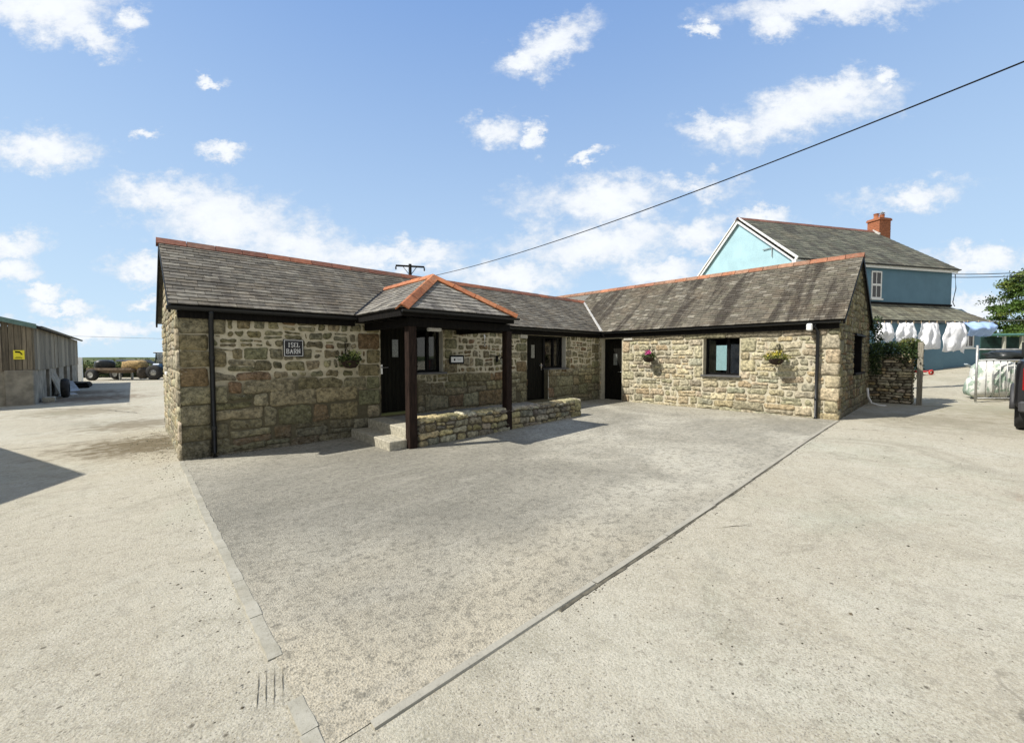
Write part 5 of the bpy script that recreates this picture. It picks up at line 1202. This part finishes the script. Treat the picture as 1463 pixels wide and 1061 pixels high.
m_.add(vs,fs); cb_=m_.build('cab',M['carblack'],cr)
m_=MB(); m_.box(2.3,2.95,-.87,.87,1.4,1.72); m_.box(1.96,2.0,-.6,.6,1.42,1.7); m_.build('pane',M['darkglass'],cr)
for x_,nm in ((1.02,0),(4.3,0)):
    for sd_ in (-1,1):
        y0=.78*sd_-(.13); m_=MB(); m_.lathe([(.22,0),(.34,0),(.385,.03),(.39,.06),(.39,.2),(.385,.23),(.34,.26),(.22,.26)],(x_,y0,.39),28,'Y'); wv=m_.build('wheel',M['rubber'],cr,True)
        m_=MB(); m_.lathe([(0,.03),(.08,.02),(.22,.05),(.24,.02),(.245,.24),(.0,.22)],(x_,y0,.39),20,'Y'); m_.build('rim',M['alloy'],wv,True)
for x_ in (1.02,4.3):
    for sd_ in (-1,1):
        m_=MB(); pts=[(x_+.46*math.cos(t),.93*sd_,.42+.44*math.sin(t)) for t in [PI*k/10 for k in range(11)]]; m_.tube(pts,.045,6); m_.build('wheel_arch',M['cargrey'],cr,True)
for sd_ in (1,-1):
    m_=MB(); m_.bevbox(-.035,.12,sd_*.73-.09,sd_*.73+.09,.80,1.22,.02); 
    tl=m_.build('tail_light',simple('red_lens',(.33,.008,.01),.12,var=.05,spec=.7),cr)
    m_=MB(); m_.bevbox(-.042,.02,sd_*.73-.07,sd_*.73+.07,.90,.97,.008); m_.build('reverse_lens',simple('clear_lens',(.7,.7,.7),.1),tl)
m_=MB(); m_.bevbox(-.16,.0,-.86,.86,.42,.62,.03); m_.build('bumper',M['cargrey'],cr)
m_=MB(); m_.bevbox(-.02,.03,-.66,.66,.72,1.30,.012); tg=m_.build('tailgate',M['carblack'],cr)
m_=MB(); m_.bevbox(-.045,-.015,-.1,.1,1.1,1.16,.006); m_.build('handle',M['cargrey'],tg)
# ================================================================= cracks, loose bits
def crack(name,pts,wd,mat,jt=.03,sub=14):
    mb=MB(); P_=[]
    for a,b in zip(pts[:-1],pts[1:]):
        for k in range(sub): t=k/sub; P_.append((lerp(a[0],b[0],t)+R.uniform(-jt,jt),lerp(a[1],b[1],t)+R.uniform(-jt,jt)))
    P_.append(pts[-1]); vs=[]
    n=len(P_)
    for i_,p in enumerate(P_):
        q=P_[min(i_+1,n-1)]; o_=P_[max(i_-1,0)]; dx,dy=q[0]-o_[0],q[1]-o_[1]; l=math.hypot(dx,dy)+1e-6; w_=wd*R.uniform(.2,1)*(min(1,i_/4,(n-1-i_)/4)); z_=g(*p)+.0035+(.006 if (0<p[0]<10.98 and -6.3<p[1]<.3) else 0)
        vs+=[(p[0]-dy/l*w_,p[1]+dx/l*w_,z_),(p[0]+dy/l*w_,p[1]-dx/l*w_,z_)]
    mb.add(vs,[(2*k,2*k+1,2*k+3,2*k+2) for k in range(n-1)]); o_=mb.build(name,mat); struct(o_)
crack('crack',[(7.2,-6.75),(7.45,-7.0),(7.3,-7.25)],.008,M['joint'],.02,8)
crack('crack',[(3.3,-6.6),(3.75,-6.9)],.006,M['joint'],.012,8)
for k in [(-.085,-5.69,-.155,-5.99),(-.055,-5.70,-.125,-6.02),(-.022,-5.72,-.095,-6.03),(.01,-5.74,-.06,-6.04)]:
    crack('groove',[(k[0],k[1]),(k[2],k[3])],.0035,M['joint'],.0015,8)
crack('joint',[(-.1,3.3),(-1.9,3.0),(-3.6,3.3)],.012,M['joint'],.02)
crack('joint',[(-3.0,11.8),(-1.2,9.5),(-.3,7.4)],.03,M['joint'],.05)
m_=MB()
def bit(x_,y_,s_,k,c_,zo=0):
    z_=g(x_,y_)+zo; a=R.uniform(0,6)
    vs=[(x_+s_*math.cos(a+i*1.57)*R.uniform(.6,1.6),y_+s_*math.sin(a+i*1.57)*R.uniform(.6,1.2),z_) for i in range(4)]+[(x_,y_,z_+s_*.7)]
    m_.add(vs,[(0,1,4),(1,2,4),(2,3,4),(3,0,4)],tuple(q*k for q in c_))
CB=[(.09,.075,.05),(.2,.18,.14),(.06,.05,.035),(.3,.28,.23),(.36,.34,.28)]
for _ in range(2600):
    x_=R.uniform(-5,14); y_=R.uniform(-9,-6.45) if R.random()<.75 else R.uniform(-8,20)
    if 0<x_<11 and -6.4<y_<.1: continue
    if y_>-.2 and x_>-.3: continue
    bit(x_,y_,R.uniform(.003,.008)*(2.2 if R.random()<.04 else 1),R.uniform(.5,1.2),R.choice(CB))
for _ in range(1800):   # drifted against walls, kerb and strip
    q=R.random(); o_=abs(R.gauss(0,.05))
    if q<.25: x_,y_=R.uniform(.02,2.6),-.02-o_
    elif q<.45: x_,y_=L-.03-o_,R.uniform(-6.3,-.9)
    elif q<.6: x_,y_=R.uniform(3.1,7.7),-1.83-o_
    elif q<.75: x_,y_=-.06-o_*3,R.uniform(-6,4)
    elif q<.9: x_,y_=R.uniform(1.5,11),-6.44-o_
    else: x_,y_=R.uniform(11,15.5),-6.42-o_*2
    bit(x_,y_,R.uniform(.003,.010),R.uniform(.4,1.0),R.choice(CB),.004 if (0<x_<10.98 and -6.37<y_<.3) else 0)
for _ in range(500):   # dirt spill round the left corner
    bit(-.25+R.gauss(0,.25),1.8+R.gauss(0,1.0),R.uniform(.004,.013),R.uniform(.5,1.1),R.choice([(.10,.085,.055),(.16,.14,.10),(.07,.08,.03),(.2,.17,.12)]))
gritm=NM('loose_grit',.95); gritm.color(gritm.attr()); o=m_.build('loose_grit',gritm.m); o['kind']='stuff'; o['label']='scattered grit and leaf bits over the concrete'
